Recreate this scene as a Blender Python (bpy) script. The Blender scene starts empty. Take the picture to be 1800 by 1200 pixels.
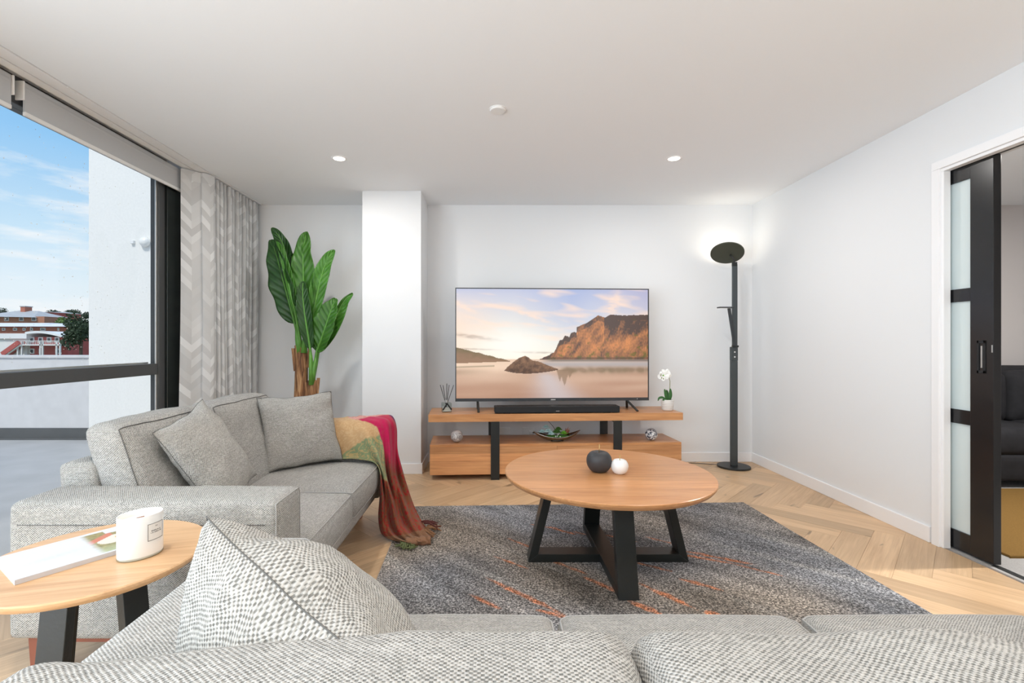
import bpy, bmesh, math, random
import numpy as np
from mathutils import Vector, Matrix, noise as mnoise

random.seed(7)
SC = bpy.context.scene
C = SC.collection
PI = math.pi

# ------------------------------------------------------------------ camera
cam_data = bpy.data.cameras.new('camera')
cam = bpy.data.objects.new('camera', cam_data)
C.objects.link(cam)
cam.location = (0, 0, 1.2)
cam.rotation_euler = (PI / 2, 0, 0)
cam_data.sensor_width = 36
cam_data.lens = 835 / 1800 * 36
cam_data.shift_x = 38 / 1800
cam_data.shift_y = 3 / 1800
cam_data.clip_start = 0.05
cam_data.clip_end = 2000
SC.camera = cam

# ------------------------------------------------------------------ exposure
SC.view_settings.view_transform = 'Standard'
SC.view_settings.look = 'None'
SC.view_settings.gamma = 1
SC.view_settings.use_curve_mapping = False
SC.view_settings.exposure = 0.0
SC.cycles.max_bounces = 12
SC.cycles.diffuse_bounces = 7
SC.cycles.transparent_max_bounces = 16
SC.cycles.sample_clamp_indirect = 6
SC.cycles.caustics_reflective = False
SC.cycles.caustics_refractive = False

# ------------------------------------------------------------------ sky
def N(nt, t, **kw):
    n = nt.nodes.new(t)
    for k, v in kw.items():
        setattr(n, k, v)
    return n

def math_node(nt, op, a, b=None, clamp=False):
    n = N(nt, 'ShaderNodeMath', operation=op, use_clamp=clamp)
    for i, v in enumerate((a, b)):
        if v is None:
            continue
        if isinstance(v, (int, float)):
            n.inputs[i].default_value = v
        else:
            nt.links.new(v, n.inputs[i])
    return n.outputs[0]

def mixc(nt, fac, a, b, blend='MIX'):
    n = N(nt, 'ShaderNodeMix', data_type='RGBA', blend_type=blend)
    for sock, v in ((n.inputs[0], fac), (n.inputs[6], a), (n.inputs[7], b)):
        if isinstance(v, (int, float)):
            sock.default_value = v
        elif isinstance(v, tuple):
            sock.default_value = v if len(v) == 4 else v + (1,)
        else:
            nt.links.new(v, sock)
    return n.outputs[2]

def ramp(nt, fac, stops, interp='LINEAR'):
    n = N(nt, 'ShaderNodeValToRGB')
    n.color_ramp.interpolation = interp
    el = n.color_ramp.elements
    while len(el) < len(stops):
        el.new(0.5)
    for e, (p, c) in zip(el, stops):
        e.position = p
        e.color = c if len(c) == 4 else tuple(c) + (1,)
    nt.links.new(fac, n.inputs[0])
    return n.outputs[0]

world = bpy.data.worlds.new('sky')
SC.world = world
world.use_nodes = True
wn = world.node_tree
wn.nodes.clear()
wo = N(wn, 'ShaderNodeOutputWorld')
wb = N(wn, 'ShaderNodeBackground')
wt = N(wn, 'ShaderNodeTexCoord')
ws = N(wn, 'ShaderNodeSeparateXYZ')
wn.links.new(wt.outputs['Generated'], ws.inputs[0])
skyc = ramp(wn, ws.outputs['Z'], [(0.0, (.84, .92, .97)), (.09, (.80, .91, .99)), (.17, (.60, .81, .98)),
                                  (.31, (.31, .61, .95)), (.55, (.19, .46, .86)), (1.0, (.12, .33, .75))])
wm = N(wn, 'ShaderNodeMapping')
wm.inputs['Scale'].default_value = (1.0, 1.0, 4.5)
wn.links.new(wt.outputs['Generated'], wm.inputs[0])
wno = N(wn, 'ShaderNodeTexNoise')
wno.inputs['Scale'].default_value = 3.6
wno.inputs['Detail'].default_value = 7
wno.inputs['Roughness'].default_value = .55
wn.links.new(wm.outputs[0], wno.inputs['Vector'])
cl = ramp(wn, wno.outputs[0], [(0.50, (0, 0, 0)), (.64, (1, 1, 1))])
skyc = mixc(wn, cl, skyc, (.97, .98, 1.0))
wn.links.new(skyc, wb.inputs[0])
wb.inputs[1].default_value = 1.0
wn.links.new(wb.outputs[0], wo.inputs[0])

# hazy sun, high and behind the building: it grazes along the window wall and never enters the room
sun_d = bpy.data.lights.new('sun', 'SUN')
sun_d.energy = 2.6
sun_d.angle = math.radians(14)
sun_d.color = (1, .94, .84)
sun = bpy.data.objects.new('sun', sun_d)
C.objects.link(sun)
sun.rotation_euler = Vector((0.10, 0.62, -0.78)).to_track_quat('-Z', 'Y').to_euler()

# fill lamps added in the two window bays nearer the viewer, brightening the room
for yc, watt in ((-2.33, 168), (0.035, 80)):
    dl = bpy.data.lights.new('window_fill', 'AREA')
    dl.shape = 'RECTANGLE'; dl.size = 2.3; dl.size_y = 2.38
    dl.energy = watt; dl.color = (.80, .91, 1.0)
    do = bpy.data.objects.new('window_fill', dl); C.objects.link(do)
    do.location = (-2.525, yc, 1.27)
    do.rotation_euler = Vector((1, 0, 0)).to_track_quat('-Z', 'Z').to_euler()

# ------------------------------------------------------------------ materials
M = {}
def new_mat(name):
    m = bpy.data.materials.new(name)
    m.use_nodes = True
    nt = m.node_tree
    bs = nt.nodes['Principled BSDF']
    M[name] = m
    return m, nt, bs

def plain(name, col, rough=.5, metal=0.0, spec=.5, bump=0.0, bscale=200, emit=None, estr=0, var=0.0, coat=0.0):
    m, nt, bs = new_mat(name)
    bs.inputs['Base Color'].default_value = tuple(col) + (1,)
    bs.inputs['Roughness'].default_value = rough
    bs.inputs['Metallic'].default_value = metal
    bs.inputs['Specular IOR Level'].default_value = spec
    bs.inputs['Coat Weight'].default_value = coat
    tc = N(nt, 'ShaderNodeTexCoord')
    no = N(nt, 'ShaderNodeTexNoise')
    no.inputs['Scale'].default_value = bscale
    no.inputs['Detail'].default_value = 4
    nt.links.new(tc.outputs['Object'], no.inputs['Vector'])
    if var:
        c = mixc(nt, no.outputs[0], tuple(max(0, v * (1 - var)) for v in col), tuple(min(1, v * (1 + var)) for v in col))
        nt.links.new(c, bs.inputs['Base Color'])
    if bump:
        b = N(nt, 'ShaderNodeBump')
        b.inputs['Strength'].default_value = bump
        b.inputs['Distance'].default_value = .002
        nt.links.new(no.outputs[0], b.inputs['Height'])
        nt.links.new(b.outputs[0], bs.inputs['Normal'])
    if emit:
        bs.inputs['Emission Color'].default_value = tuple(emit) + (1,)
        bs.inputs['Emission Strength'].default_value = estr
    return m

def wood(name, light, dark, scale=1.0, rough=.35, tone=.25, knots=False, grain=1.0, spec=.5):
    """grain runs along the local X axis; every object takes its own stretch of timber"""
    m, nt, bs = new_mat(name)
    tc = N(nt, 'ShaderNodeTexCoord')
    oi = N(nt, 'ShaderNodeObjectInfo')
    off = N(nt, 'ShaderNodeVectorMath', operation='SCALE')
    comb = N(nt, 'ShaderNodeCombineXYZ')
    comb.inputs[0].default_value = 37; comb.inputs[1].default_value = 19; comb.inputs[2].default_value = 11
    nt.links.new(comb.outputs[0], off.inputs[0])
    nt.links.new(oi.outputs['Random'], off.inputs['Scale'])
    add = N(nt, 'ShaderNodeVectorMath', operation='ADD')
    nt.links.new(tc.outputs['Object'], add.inputs[0])
    nt.links.new(off.outputs[0], add.inputs[1])
    def stretched(sc, scale_v, detail, dist=0.0):
        mp = N(nt, 'ShaderNodeMapping')
        mp.inputs['Scale'].default_value = sc
        nt.links.new(add.outputs[0], mp.inputs[0])
        no = N(nt, 'ShaderNodeTexNoise')
        no.inputs['Scale'].default_value = scale_v
        no.inputs['Detail'].default_value = detail
        no.inputs['Distortion'].default_value = dist
        nt.links.new(mp.outputs[0], no.inputs['Vector'])
        return no.outputs[0]
    g1 = stretched((1.2, 22, 22), 2.2 * scale, 6, .6)
    g2 = stretched((3, 130, 130), 1.6 * scale, 3)
    g3 = stretched((.8, 4, 4), 2.0 * scale, 3, .5)
    f = math_node(nt, 'ADD', math_node(nt, 'MULTIPLY', g1, .55 * grain), math_node(nt, 'MULTIPLY', g2, .25 * grain))
    f = math_node(nt, 'ADD', f, math_node(nt, 'MULTIPLY', g3, .35))
    col = ramp(nt, f, [(.36, dark), (.56, tuple((a * .6 + b * .4) for a, b in zip(light, dark))), (.70, light)])
    # tone of this piece
    t = math_node(nt, 'ADD', math_node(nt, 'MULTIPLY', oi.outputs['Random'], tone), 1 - tone / 2)
    hsv = N(nt, 'ShaderNodeHueSaturation')
    nt.links.new(mixc(nt, 1.0, col, oi.outputs['Color'], 'MULTIPLY'), hsv.inputs['Color'])
    nt.links.new(t, hsv.inputs['Value'])
    out = hsv.outputs[0]
    if knots:
        kn = stretched((2.2, 9, 9), 1.3, 1, .8)
        kf = ramp(nt, kn, [(.71, (0, 0, 0)), (.78, (1, 1, 1))])
        out = mixc(nt, math_node(nt, 'MULTIPLY', kf, .75), out, tuple(v * .25 for v in dark))
    nt.links.new(out, bs.inputs['Base Color'])
    bs.inputs['Roughness'].default_value = rough
    bs.inputs['Specular IOR Level'].default_value = spec
    b = N(nt, 'ShaderNodeBump')
    b.inputs['Strength'].default_value = .12
    b.inputs['Distance'].default_value = .001
    nt.links.new(g2, b.inputs['Height'])
    nt.links.new(b.outputs[0], bs.inputs['Normal'])
    return m

def weave(name, light, dark, period=.011, thresh=(.05, .45), streak=.35):
    """basket weave: dark yarn showing in a staggered grid between light yarns"""
    m, nt, bs = new_mat(name)
    uv = N(nt, 'ShaderNodeUVMap')
    sp = N(nt, 'ShaderNodeSeparateXYZ')
    wob = N(nt, 'ShaderNodeTexNoise')
    wob.inputs['Scale'].default_value = 45
    nt.links.new(uv.outputs[0], wob.inputs['Vector'])
    w2 = N(nt, 'ShaderNodeVectorMath', operation='SCALE')
    w2.inputs['Scale'].default_value = .004
    nt.links.new(wob.outputs['Color'], w2.inputs[0])
    wa = N(nt, 'ShaderNodeVectorMath', operation='ADD')
    nt.links.new(uv.outputs[0], wa.inputs[0]); nt.links.new(w2.outputs[0], wa.inputs[1])
    nt.links.new(wa.outputs[0], sp.inputs[0])
    k = 2 * PI / period
    a = math_node(nt, 'SINE', math_node(nt, 'MULTIPLY', sp.outputs[0], k))
    b = math_node(nt, 'SINE', math_node(nt, 'MULTIPLY', sp.outputs[1], k * 1.25))
    prod = math_node(nt, 'MULTIPLY', a, b)
    def streaks(sc, s):
        mp = N(nt, 'ShaderNodeMapping'); mp.inputs['Scale'].default_value = sc
        nt.links.new(uv.outputs[0], mp.inputs[0])
        no = N(nt, 'ShaderNodeTexNoise'); no.inputs['Scale'].default_value = s; no.inputs['Detail'].default_value = 3
        nt.links.new(mp.outputs[0], no.inputs['Vector'])
        return math_node(nt, 'SUBTRACT', no.outputs[0], .5)
    s1 = streaks((150, 12, 1), 1.0)
    s2 = streaks((14, 160, 1), 1.0)
    s3 = streaks((1, 1, 1), 260)
    v = math_node(nt, 'ADD', prod, math_node(nt, 'MULTIPLY', s1, streak * 2.0))
    v = math_node(nt, 'ADD', v, math_node(nt, 'MULTIPLY', s2, streak * 1.2))
    v = math_node(nt, 'ADD', v, math_node(nt, 'MULTIPLY', s3, .9))
    cw = N(nt, 'ShaderNodeTexWhiteNoise', noise_dimensions='2D'); cc = N(nt, 'ShaderNodeCombineXYZ')
    nt.links.new(math_node(nt, 'FLOOR', math_node(nt, 'MULTIPLY', sp.outputs[0], 2 / period)), cc.inputs[0])
    nt.links.new(math_node(nt, 'FLOOR', math_node(nt, 'MULTIPLY', sp.outputs[1], 2.5 / period)), cc.inputs[1])
    nt.links.new(cc.outputs[0], cw.inputs['Vector'])
    v = math_node(nt, 'ADD', v, math_node(nt, 'MULTIPLY', math_node(nt, 'SUBTRACT', cw.outputs['Value'], .5), .75))
    big = streaks((1, 1, 1), 7)
    v = math_node(nt, 'ADD', v, math_node(nt, 'MULTIPLY', big, .45))
    f = math_node(nt, 'DIVIDE', math_node(nt, 'SUBTRACT', v, thresh[0]), thresh[1] - thresh[0], clamp=True)
    lt = mixc(nt, math_node(nt, 'ADD', math_node(nt, 'MULTIPLY', s2, 2.0), .5, clamp=True), light, tuple(x * .80 for x in light))
    dk = mixc(nt, math_node(nt, 'ADD', math_node(nt, 'MULTIPLY', s1, 2.5), .5, clamp=True), dark, tuple(min(1, x * 2.2) for x in dark))
    col = mixc(nt, f, lt, dk)
    nt.links.new(col, bs.inputs['Base Color'])
    bs.inputs['Roughness'].default_value = .95
    bs.inputs['Specular IOR Level'].default_value = .15
    bs.inputs['Sheen Weight'].default_value = .12
    bu = N(nt, 'ShaderNodeBump')
    bu.inputs['Strength'].default_value = .55
    bu.inputs['Distance'].default_value = .0025
    nt.links.new(math_node(nt, 'MULTIPLY', prod, -1.0), bu.inputs['Height'])
    nt.links.new(bu.outputs[0], bs.inputs['Normal'])
    return m

plain('wall_paint', (.785, .797, .81), .75, spec=.25, bump=.05, bscale=350)
plain('ceiling_paint', (.865, .89, .915), .9, spec=.1, bump=.04, bscale=350)
plain('trim_paint', (.86, .86, .87), .4, spec=.4)
plain('black_metal', (.014, .016, .016), .42, spec=.5, bump=.08, bscale=400)
plain('black_stain', (.012, .014, .013), .38, spec=.45, bump=.2, bscale=90)
plain('black_gloss', (.012, .012, .013), .22, spec=.5)
plain('black_matte', (.02, .02, .021), .7, spec=.3, bump=.1, bscale=500)
plain('charcoal_metal', (.045, .05, .055), .45, metal=.3, bump=.05)
plain('window_metal', (.075, .078, .08), .42, metal=.2, bump=.04)
plain('window_dark', (.012, .016, .015), .25, spec=.5)
plain('white_plastic', (.8, .8, .79), .4)
plain('grey_blind', (.50, .51, .52), .85, spec=.2, bump=.2, bscale=900)
plain('aluminium', (.55, .55, .54), .35, metal=.7)
plain('concrete_white', (.80, .80, .78), .9, spec=.2, bump=.5, bscale=40, var=.07)
plain('concrete_parapet', (.62, .62, .63), .9, spec=.2, bump=.5, bscale=9, var=.10)
plain('terrace_grey', (.40, .405, .41), .7, spec=.3, bump=.3, bscale=3.0, var=.18)
plain('membrane_dark', (.10, .105, .108), .8, var=.2, bscale=12)
plain('red_wood', (.235, .075, .045), .5, var=.15, bscale=30)
plain('ceramic_white', (.82, .82, .80), .35, bump=.05, bscale=60)
plain('ceramic_charcoal', (.042, .042, .045), .5, spec=.4, bump=.04, bscale=120)
plain('brass', (.55, .38, .16), .35, metal=.9)
plain('candle_glass', (.76, .755, .73), .12, spec=.5, coat=.3)
plain('wax', (.88, .84, .70), .6)
plain('paper_edge', (.52, .50, .50), .9, bump=.3, bscale=800)
plain('ink', (.05, .05, .05), .8)
plain('label_paper', (.72, .70, .66), .8)
plain('leaf_stem', (.10, .27, .04), .5, var=.3, bscale=20)
plain('pot_black', (.03, .03, .03), .5)
plain('soil', (.05, .035, .025), .95, bump=.6, bscale=60)
plain('silver_bowl', (.30, .28, .26), .22, metal=.95)
plain('succulent_pale', (.42, .60, .60), .6, var=.25, bscale=40)
plain('succulent_green', (.06, .17, .025), .5, var=.5, bscale=60)
plain('succulent_lime', (.16, .42, .03), .5, var=.3, bscale=60)
plain('succulent_red', (.30, .11, .07), .6, var=.4, bscale=60)
plain('twig', (.06, .04, .03), .7)
plain('petal', (.88, .88, .86), .6)
plain('orchid_leaf', (.035, .13, .03), .35, var=.25, bscale=40)
plain('orchid_stem', (.25, .26, .10), .5)
plain('pot_ribbed', (.74, .73, .70), .6, bump=.1)
plain('dark_velvet', (.022, .022, .025), .85, spec=.2, var=.4, bscale=14)
plain('mustard_wool', (.20, .115, .035), .95, spec=.1, bump=.6, bscale=160, var=.3)
plain('carpet_grey', (.36, .35, .34), .95, spec=.1, bump=.6, bscale=220, var=.3)
plain('far_room_paint', (.62, .59, .58), .8, spec=.2)
plain('brick_red', (.42, .15, .10), .9, var=.25, bscale=3)
plain('brick_orange', (.40, .18, .11), .9, var=.25, bscale=3)
plain('facade_red', (.42, .10, .09), .9, var=.2, bscale=2)
plain('roof_white', (.74, .76, .78), .6, var=.06, bscale=1)
plain('roof_grey', (.44, .45, .46), .7, var=.15, bscale=1)
plain('render_white', (.70, .72, .72), .8, var=.06, bscale=1)
plain('pane_dark', (.06, .07, .08), .2)
plain('foliage_dark', (.035, .055, .03), .9, var=.5, bscale=1.2)
plain('foliage_mid', (.12, .20, .05), .9, var=.4, bscale=1.2)
plain('foliage_ridge', (.06, .085, .06), .9, var=.4, bscale=.6)
plain('bark', (.10, .07, .05), .9, bump=.5, bscale=20)
plain('hill_ground', (.13, .15, .09), .95, var=.4, bscale=.3)
plain('led_white', (1, 1, 1), .5, emit=(1, .93, .80), estr=9)
plain('led_uplight', (1, 1, 1), .5, emit=(1, .90, .74), estr=3)
plain('cable', (.05, .05, .05), .6)
plain('silver_dot', (.75, .75, .75), .3, metal=.6)

wood('oak_board', (.70, .49, .295), (.49, .315, .175), 1.0, .38, tone=.34, knots=True, grain=.9)
wood('tassie_oak', (.63, .315, .135), (.40, .16, .058), 1.3, .30, tone=.13, grain=1.0)
wood('glare_oak', (.64, .40, .215), (.43, .23, .105), 1.1, .32, tone=.10, grain=1.15)  # side table timber: bleaching by window glare is put into the colour
wood('tassie_oak_panel', (.72, .38, .175), (.46, .20, .08), 1.0, .36, tone=.38, grain=.9)
weave('sofa_weave', (.55, .53, .495), (.10, .097, .088), .0088, thresh=(-.22, .55), streak=.35)
weave('pillow_weave', (.55, .53, .49), (.11, .105, .094), .0080, thresh=(-.22, .55), streak=.35)
plain('seam_dark', (.13, .125, .118), .95, spec=.1)
plain('piping_grey', (.40, .39, .375), .95, spec=.1, bump=.3, bscale=500)

def glass_mat(name, tint, fac_min, rough=0.0):
    m, nt, bs = new_mat(name)
    nt.nodes.remove(bs)
    out = [n for n in nt.nodes if n.type == 'OUTPUT_MATERIAL'][0]
    tr = N(nt, 'ShaderNodeBsdfTransparent'); tr.inputs[0].default_value = tint + (1,)
    gl = N(nt, 'ShaderNodeBsdfGlossy'); gl.inputs['Roughness'].default_value = rough
    fr = N(nt, 'ShaderNodeLayerWeight')     # Schlick falloff, the same from both sides of a thin pane
    mx = N(nt, 'ShaderNodeMixShader')
    sch = math_node(nt, 'MULTIPLY', math_node(nt, 'POWER', fr.outputs['Facing'], 5.0), .9)
    nt.links.new(math_node(nt, 'ADD', sch, fac_min), mx.inputs[0])
    nt.links.new(tr.outputs[0], mx.inputs[1]); nt.links.new(gl.outputs[0], mx.inputs[2])
    nt.links.new(mx.outputs[0], out.inputs[0])
    return m
glass_mat('clear_glass', (.985, .99, .988), .008)
glass_mat('bottle_glass', (.80, .84, .82), .03)

def frosted():
    m, nt, bs = new_mat('frosted_glass')
    bs.inputs['Base Color'].default_value = (.62, .70, .70, 1)
    bs.inputs['Roughness'].default_value = .35
    tc = N(nt, 'ShaderNodeTexCoord'); no = N(nt, 'ShaderNodeTexNoise'); no.inputs['Scale'].default_value = 3
    nt.links.new(tc.outputs['Object'], no.inputs['Vector'])
    nt.links.new(mixc(nt, no.outputs[0], (.58, .66, .66), (.66, .73, .73)), bs.inputs['Base Color'])
frosted()

def attr_mat(name, attr='Col', emit=0.0, rough=.6, speck=0.0):
    m, nt, bs = new_mat(name)
    at = N(nt, 'ShaderNodeAttribute'); at.attribute_name = attr
    if emit:
        bs.inputs['Base Color'].default_value = (.01, .01, .01, 1)
        nt.links.new(at.outputs['Color'], bs.inputs['Emission Color'])
        bs.inputs['Emission Strength'].default_value = emit
    else:
        nt.links.new(at.outputs['Color'], bs.inputs['Base Color'])
    bs.inputs['Roughness'].default_value = rough
    return m
attr_mat('tv_picture', emit=1.0, rough=.25)
attr_mat('cover_print', rough=.35)

def rug_mat():
    m, nt, bs = new_mat('rug_pile')
    at = N(nt, 'ShaderNodeAttribute'); at.attribute_name = 'Col'
    tc = N(nt, 'ShaderNodeTexCoord')
    n1 = N(nt, 'ShaderNodeTexNoise'); n1.inputs['Scale'].default_value = 135; n1.inputs['Detail'].default_value = 2
    n2 = N(nt, 'ShaderNodeTexNoise'); n2.inputs['Scale'].default_value = 75; n2.inputs['Detail'].default_value = 3
    nt.links.new(tc.outputs['Object'], n1.inputs['Vector']); nt.links.new(tc.outputs['Object'], n2.inputs['Vector'])
    f = math_node(nt, 'ADD', math_node(nt, 'MULTIPLY', n1.outputs[0], .7), math_node(nt, 'MULTIPLY', n2.outputs[0], .3))
    k = ramp(nt, f, [(.36, (.25, .25, .25)), (.50, (.90, .90, .90)), (.64, (2.4, 2.35, 2.3))])
    col = mixc(nt, 1.0, at.outputs['Color'], k, 'MULTIPLY')
    nt.links.new(col, bs.inputs['Base Color'])
    bs.inputs['Roughness'].default_value = 1.0
    bs.inputs['Specular IOR Level'].default_value = .05
    b = N(nt, 'ShaderNodeBump'); b.inputs['Strength'].default_value = .8; b.inputs['Distance'].default_value = .006
    nt.links.new(f, b.inputs['Height']); nt.links.new(b.outputs[0], bs.inputs['Normal'])
rug_mat()

def throw_mat():
    m, nt, bs = new_mat('throw_cloth')
    at = N(nt, 'ShaderNodeAttribute'); at.attribute_name = 'Col'
    at2 = N(nt, 'ShaderNodeAttribute'); at2.attribute_name = 'Col2'
    uv = N(nt, 'ShaderNodeUVMap')
    vo = N(nt, 'ShaderNodeTexNoise'); vo.inputs['Scale'].default_value = 24; vo.inputs['Detail'].default_value = 3
    vo.inputs['Distortion'].default_value = 2.6
    nt.links.new(uv.outputs[0], vo.inputs['Vector'])
    f = ramp(nt, vo.outputs[0], [(.50, (0, 0, 0)), (.56, (1, 1, 1))])
    nt.links.new(mixc(nt, f, at.outputs['Color'], at2.outputs['Color']), bs.inputs['Base Color'])
    bs.inputs['Roughness'].default_value = .85
    bs.inputs['Specular IOR Level'].default_value = .2
    bs.inputs['Sheen Weight'].default_value = .1
    n1 = N(nt, 'ShaderNodeTexNoise'); n1.inputs['Scale'].default_value = 500
    nt.links.new(uv.outputs[0], n1.inputs['Vector'])
    b = N(nt, 'ShaderNodeBump'); b.inputs['Strength'].default_value = .3; b.inputs['Distance'].default_value = .002
    nt.links.new(n1.outputs[0], b.inputs['Height']); nt.links.new(b.outputs[0], bs.inputs['Normal'])
throw_mat()

def curtain_mat():
    m, nt, bs = new_mat('curtain_chevron')
    uv = N(nt, 'ShaderNodeUVMap'); sp = N(nt, 'ShaderNodeSeparateXYZ')
    nt.links.new(uv.outputs[0], sp.inputs[0])
    tri = math_node(nt, 'PINGPONG', sp.outputs[0], .075)
    h = math_node(nt, 'ADD', sp.outputs[1], math_node(nt, 'MULTIPLY', tri, 1.0))
    cell = math_node(nt, 'FLOOR', math_node(nt, 'DIVIDE', sp.outputs[0], .075))
    wn_ = N(nt, 'ShaderNodeTexWhiteNoise', noise_dimensions='2D')
    row = math_node(nt, 'FLOOR', math_node(nt, 'DIVIDE', h, .062))
    cb = N(nt, 'ShaderNodeCombineXYZ')
    nt.links.new(cell, cb.inputs[0]); nt.links.new(row, cb.inputs[1])
    nt.links.new(cb.outputs[0], wn_.inputs['Vector'])
    par = math_node(nt, 'PINGPONG', row, 1.0)
    f = math_node(nt, 'ADD', math_node(nt, 'MULTIPLY', wn_.outputs['Value'], .75), math_node(nt, 'MULTIPLY', par, .3), clamp=True)
    col = ramp(nt, f, [(.25, (.66, .665, .665)), (.6, (.71, .715, .715)), (.92, (.86, .87, .875))])
    nt.links.new(col, bs.inputs['Base Color'])
    bs.inputs['Roughness'].default_value = .9
    bs.inputs['Specular IOR Level'].default_value = .15
    # thin cloth lets daylight glow through
    out = [n for n in nt.nodes if n.type == 'OUTPUT_MATERIAL'][0]
    tl = N(nt, 'ShaderNodeBsdfTranslucent'); nt.links.new(col, tl.inputs[0])
    mx = N(nt, 'ShaderNodeMixShader'); mx.inputs[0].default_value = .22
    nt.links.new(bs.outputs[0], mx.inputs[1]); nt.links.new(tl.outputs[0], mx.inputs[2])
    nt.links.new(mx.outputs[0], out.inputs[0])
curtain_mat()

def marble_mat(name, a, b, scale, lo, hi):
    m, nt, bs = new_mat(name)
    tc = N(nt, 'ShaderNodeTexCoord'); no = N(nt, 'ShaderNodeTexNoise')
    no.inputs['Scale'].default_value = scale; no.inputs['Distortion'].default_value = 2.5; no.inputs['Detail'].default_value = 4
    nt.links.new(tc.outputs['Object'], no.inputs['Vector'])
    nt.links.new(ramp(nt, no.outputs[0], [(lo, a), (hi, b)]), bs.inputs['Base Color'])
    bs.inputs['Roughness'].default_value = .3
plain('charcoal_pole', (.06, .07, .075), .45, metal=.3, bump=.05)
marble_mat('marble_pale', (.30, .28, .28), (.68, .67, .66), 16, .40, .56)
marble_mat('marble_swirl', (.045, .055, .085), (.80, .80, .80), 22, .46, .52)

def leaf_mat(name, col, vein):
    m, nt, bs = new_mat(name)
    uv = N(nt, 'ShaderNodeUVMap'); sp = N(nt, 'ShaderNodeSeparateXYZ')
    nt.links.new(uv.outputs[0], sp.inputs[0])
    d = math_node(nt, 'ABSOLUTE', sp.outputs[0])
    ph = math_node(nt, 'SUBTRACT', math_node(nt, 'MULTIPLY', sp.outputs[1], 150), math_node(nt, 'MULTIPLY', d, 12))
    s = math_node(nt, 'SINE', ph)
    f = math_node(nt, 'MULTIPLY', math_node(nt, 'POWER', math_node(nt, 'ADD', math_node(nt, 'MULTIPLY', s, .5), .5), 3), .55)
    tc = N(nt, 'ShaderNodeTexCoord'); no = N(nt, 'ShaderNodeTexNoise'); no.inputs['Scale'].default_value = 9; no.inputs['Detail'].default_value = 4
    nt.links.new(tc.outputs['Object'], no.inputs['Vector'])
    base = mixc(nt, no.outputs[0], tuple(v * .55 for v in col), tuple(v * 1.35 for v in col))
    nt.links.new(mixc(nt, f, base, vein), bs.inputs['Base Color'])
    bs.inputs['Roughness'].default_value = .42
    bs.inputs['Specular IOR Level'].default_value = .4
    b = N(nt, 'ShaderNodeBump'); b.inputs['Strength'].default_value = .5; b.inputs['Distance'].default_value = .004
    nt.links.new(s, b.inputs['Height']); nt.links.new(b.outputs[0], bs.inputs['Normal'])
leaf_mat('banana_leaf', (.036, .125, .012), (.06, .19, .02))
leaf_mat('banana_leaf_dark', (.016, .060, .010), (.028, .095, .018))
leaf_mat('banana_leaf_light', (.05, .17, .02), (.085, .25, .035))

def trunk_mat():
    m, nt, bs = new_mat('banana_trunk')
    tc = N(nt, 'ShaderNodeTexCoord')
    mp = N(nt, 'ShaderNodeMapping'); mp.inputs['Scale'].default_value = (30, 30, 3)
    nt.links.new(tc.outputs['Object'], mp.inputs[0])
    no = N(nt, 'ShaderNodeTexNoise'); no.inputs['Scale'].default_value = 1.6; no.inputs['Detail'].default_value = 6; no.inputs['Distortion'].default_value = 1
    nt.links.new(mp.outputs[0], no.inputs['Vector'])
    nt.links.new(ramp(nt, no.outputs[0], [(.35, (.09, .035, .015)), (.52, (.27, .125, .05)), (.68, (.46, .27, .13))]), bs.inputs['Base Color'])
    bs.inputs['Roughness'].default_value = .8
    b = N(nt, 'ShaderNodeBump'); b.inputs['Strength'].default_value = .8; b.inputs['Distance'].default_value = .006
    nt.links.new(no.outputs[0], b.inputs['Height']); nt.links.new(b.outputs[0], bs.inputs['Normal'])
trunk_mat()

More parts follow.
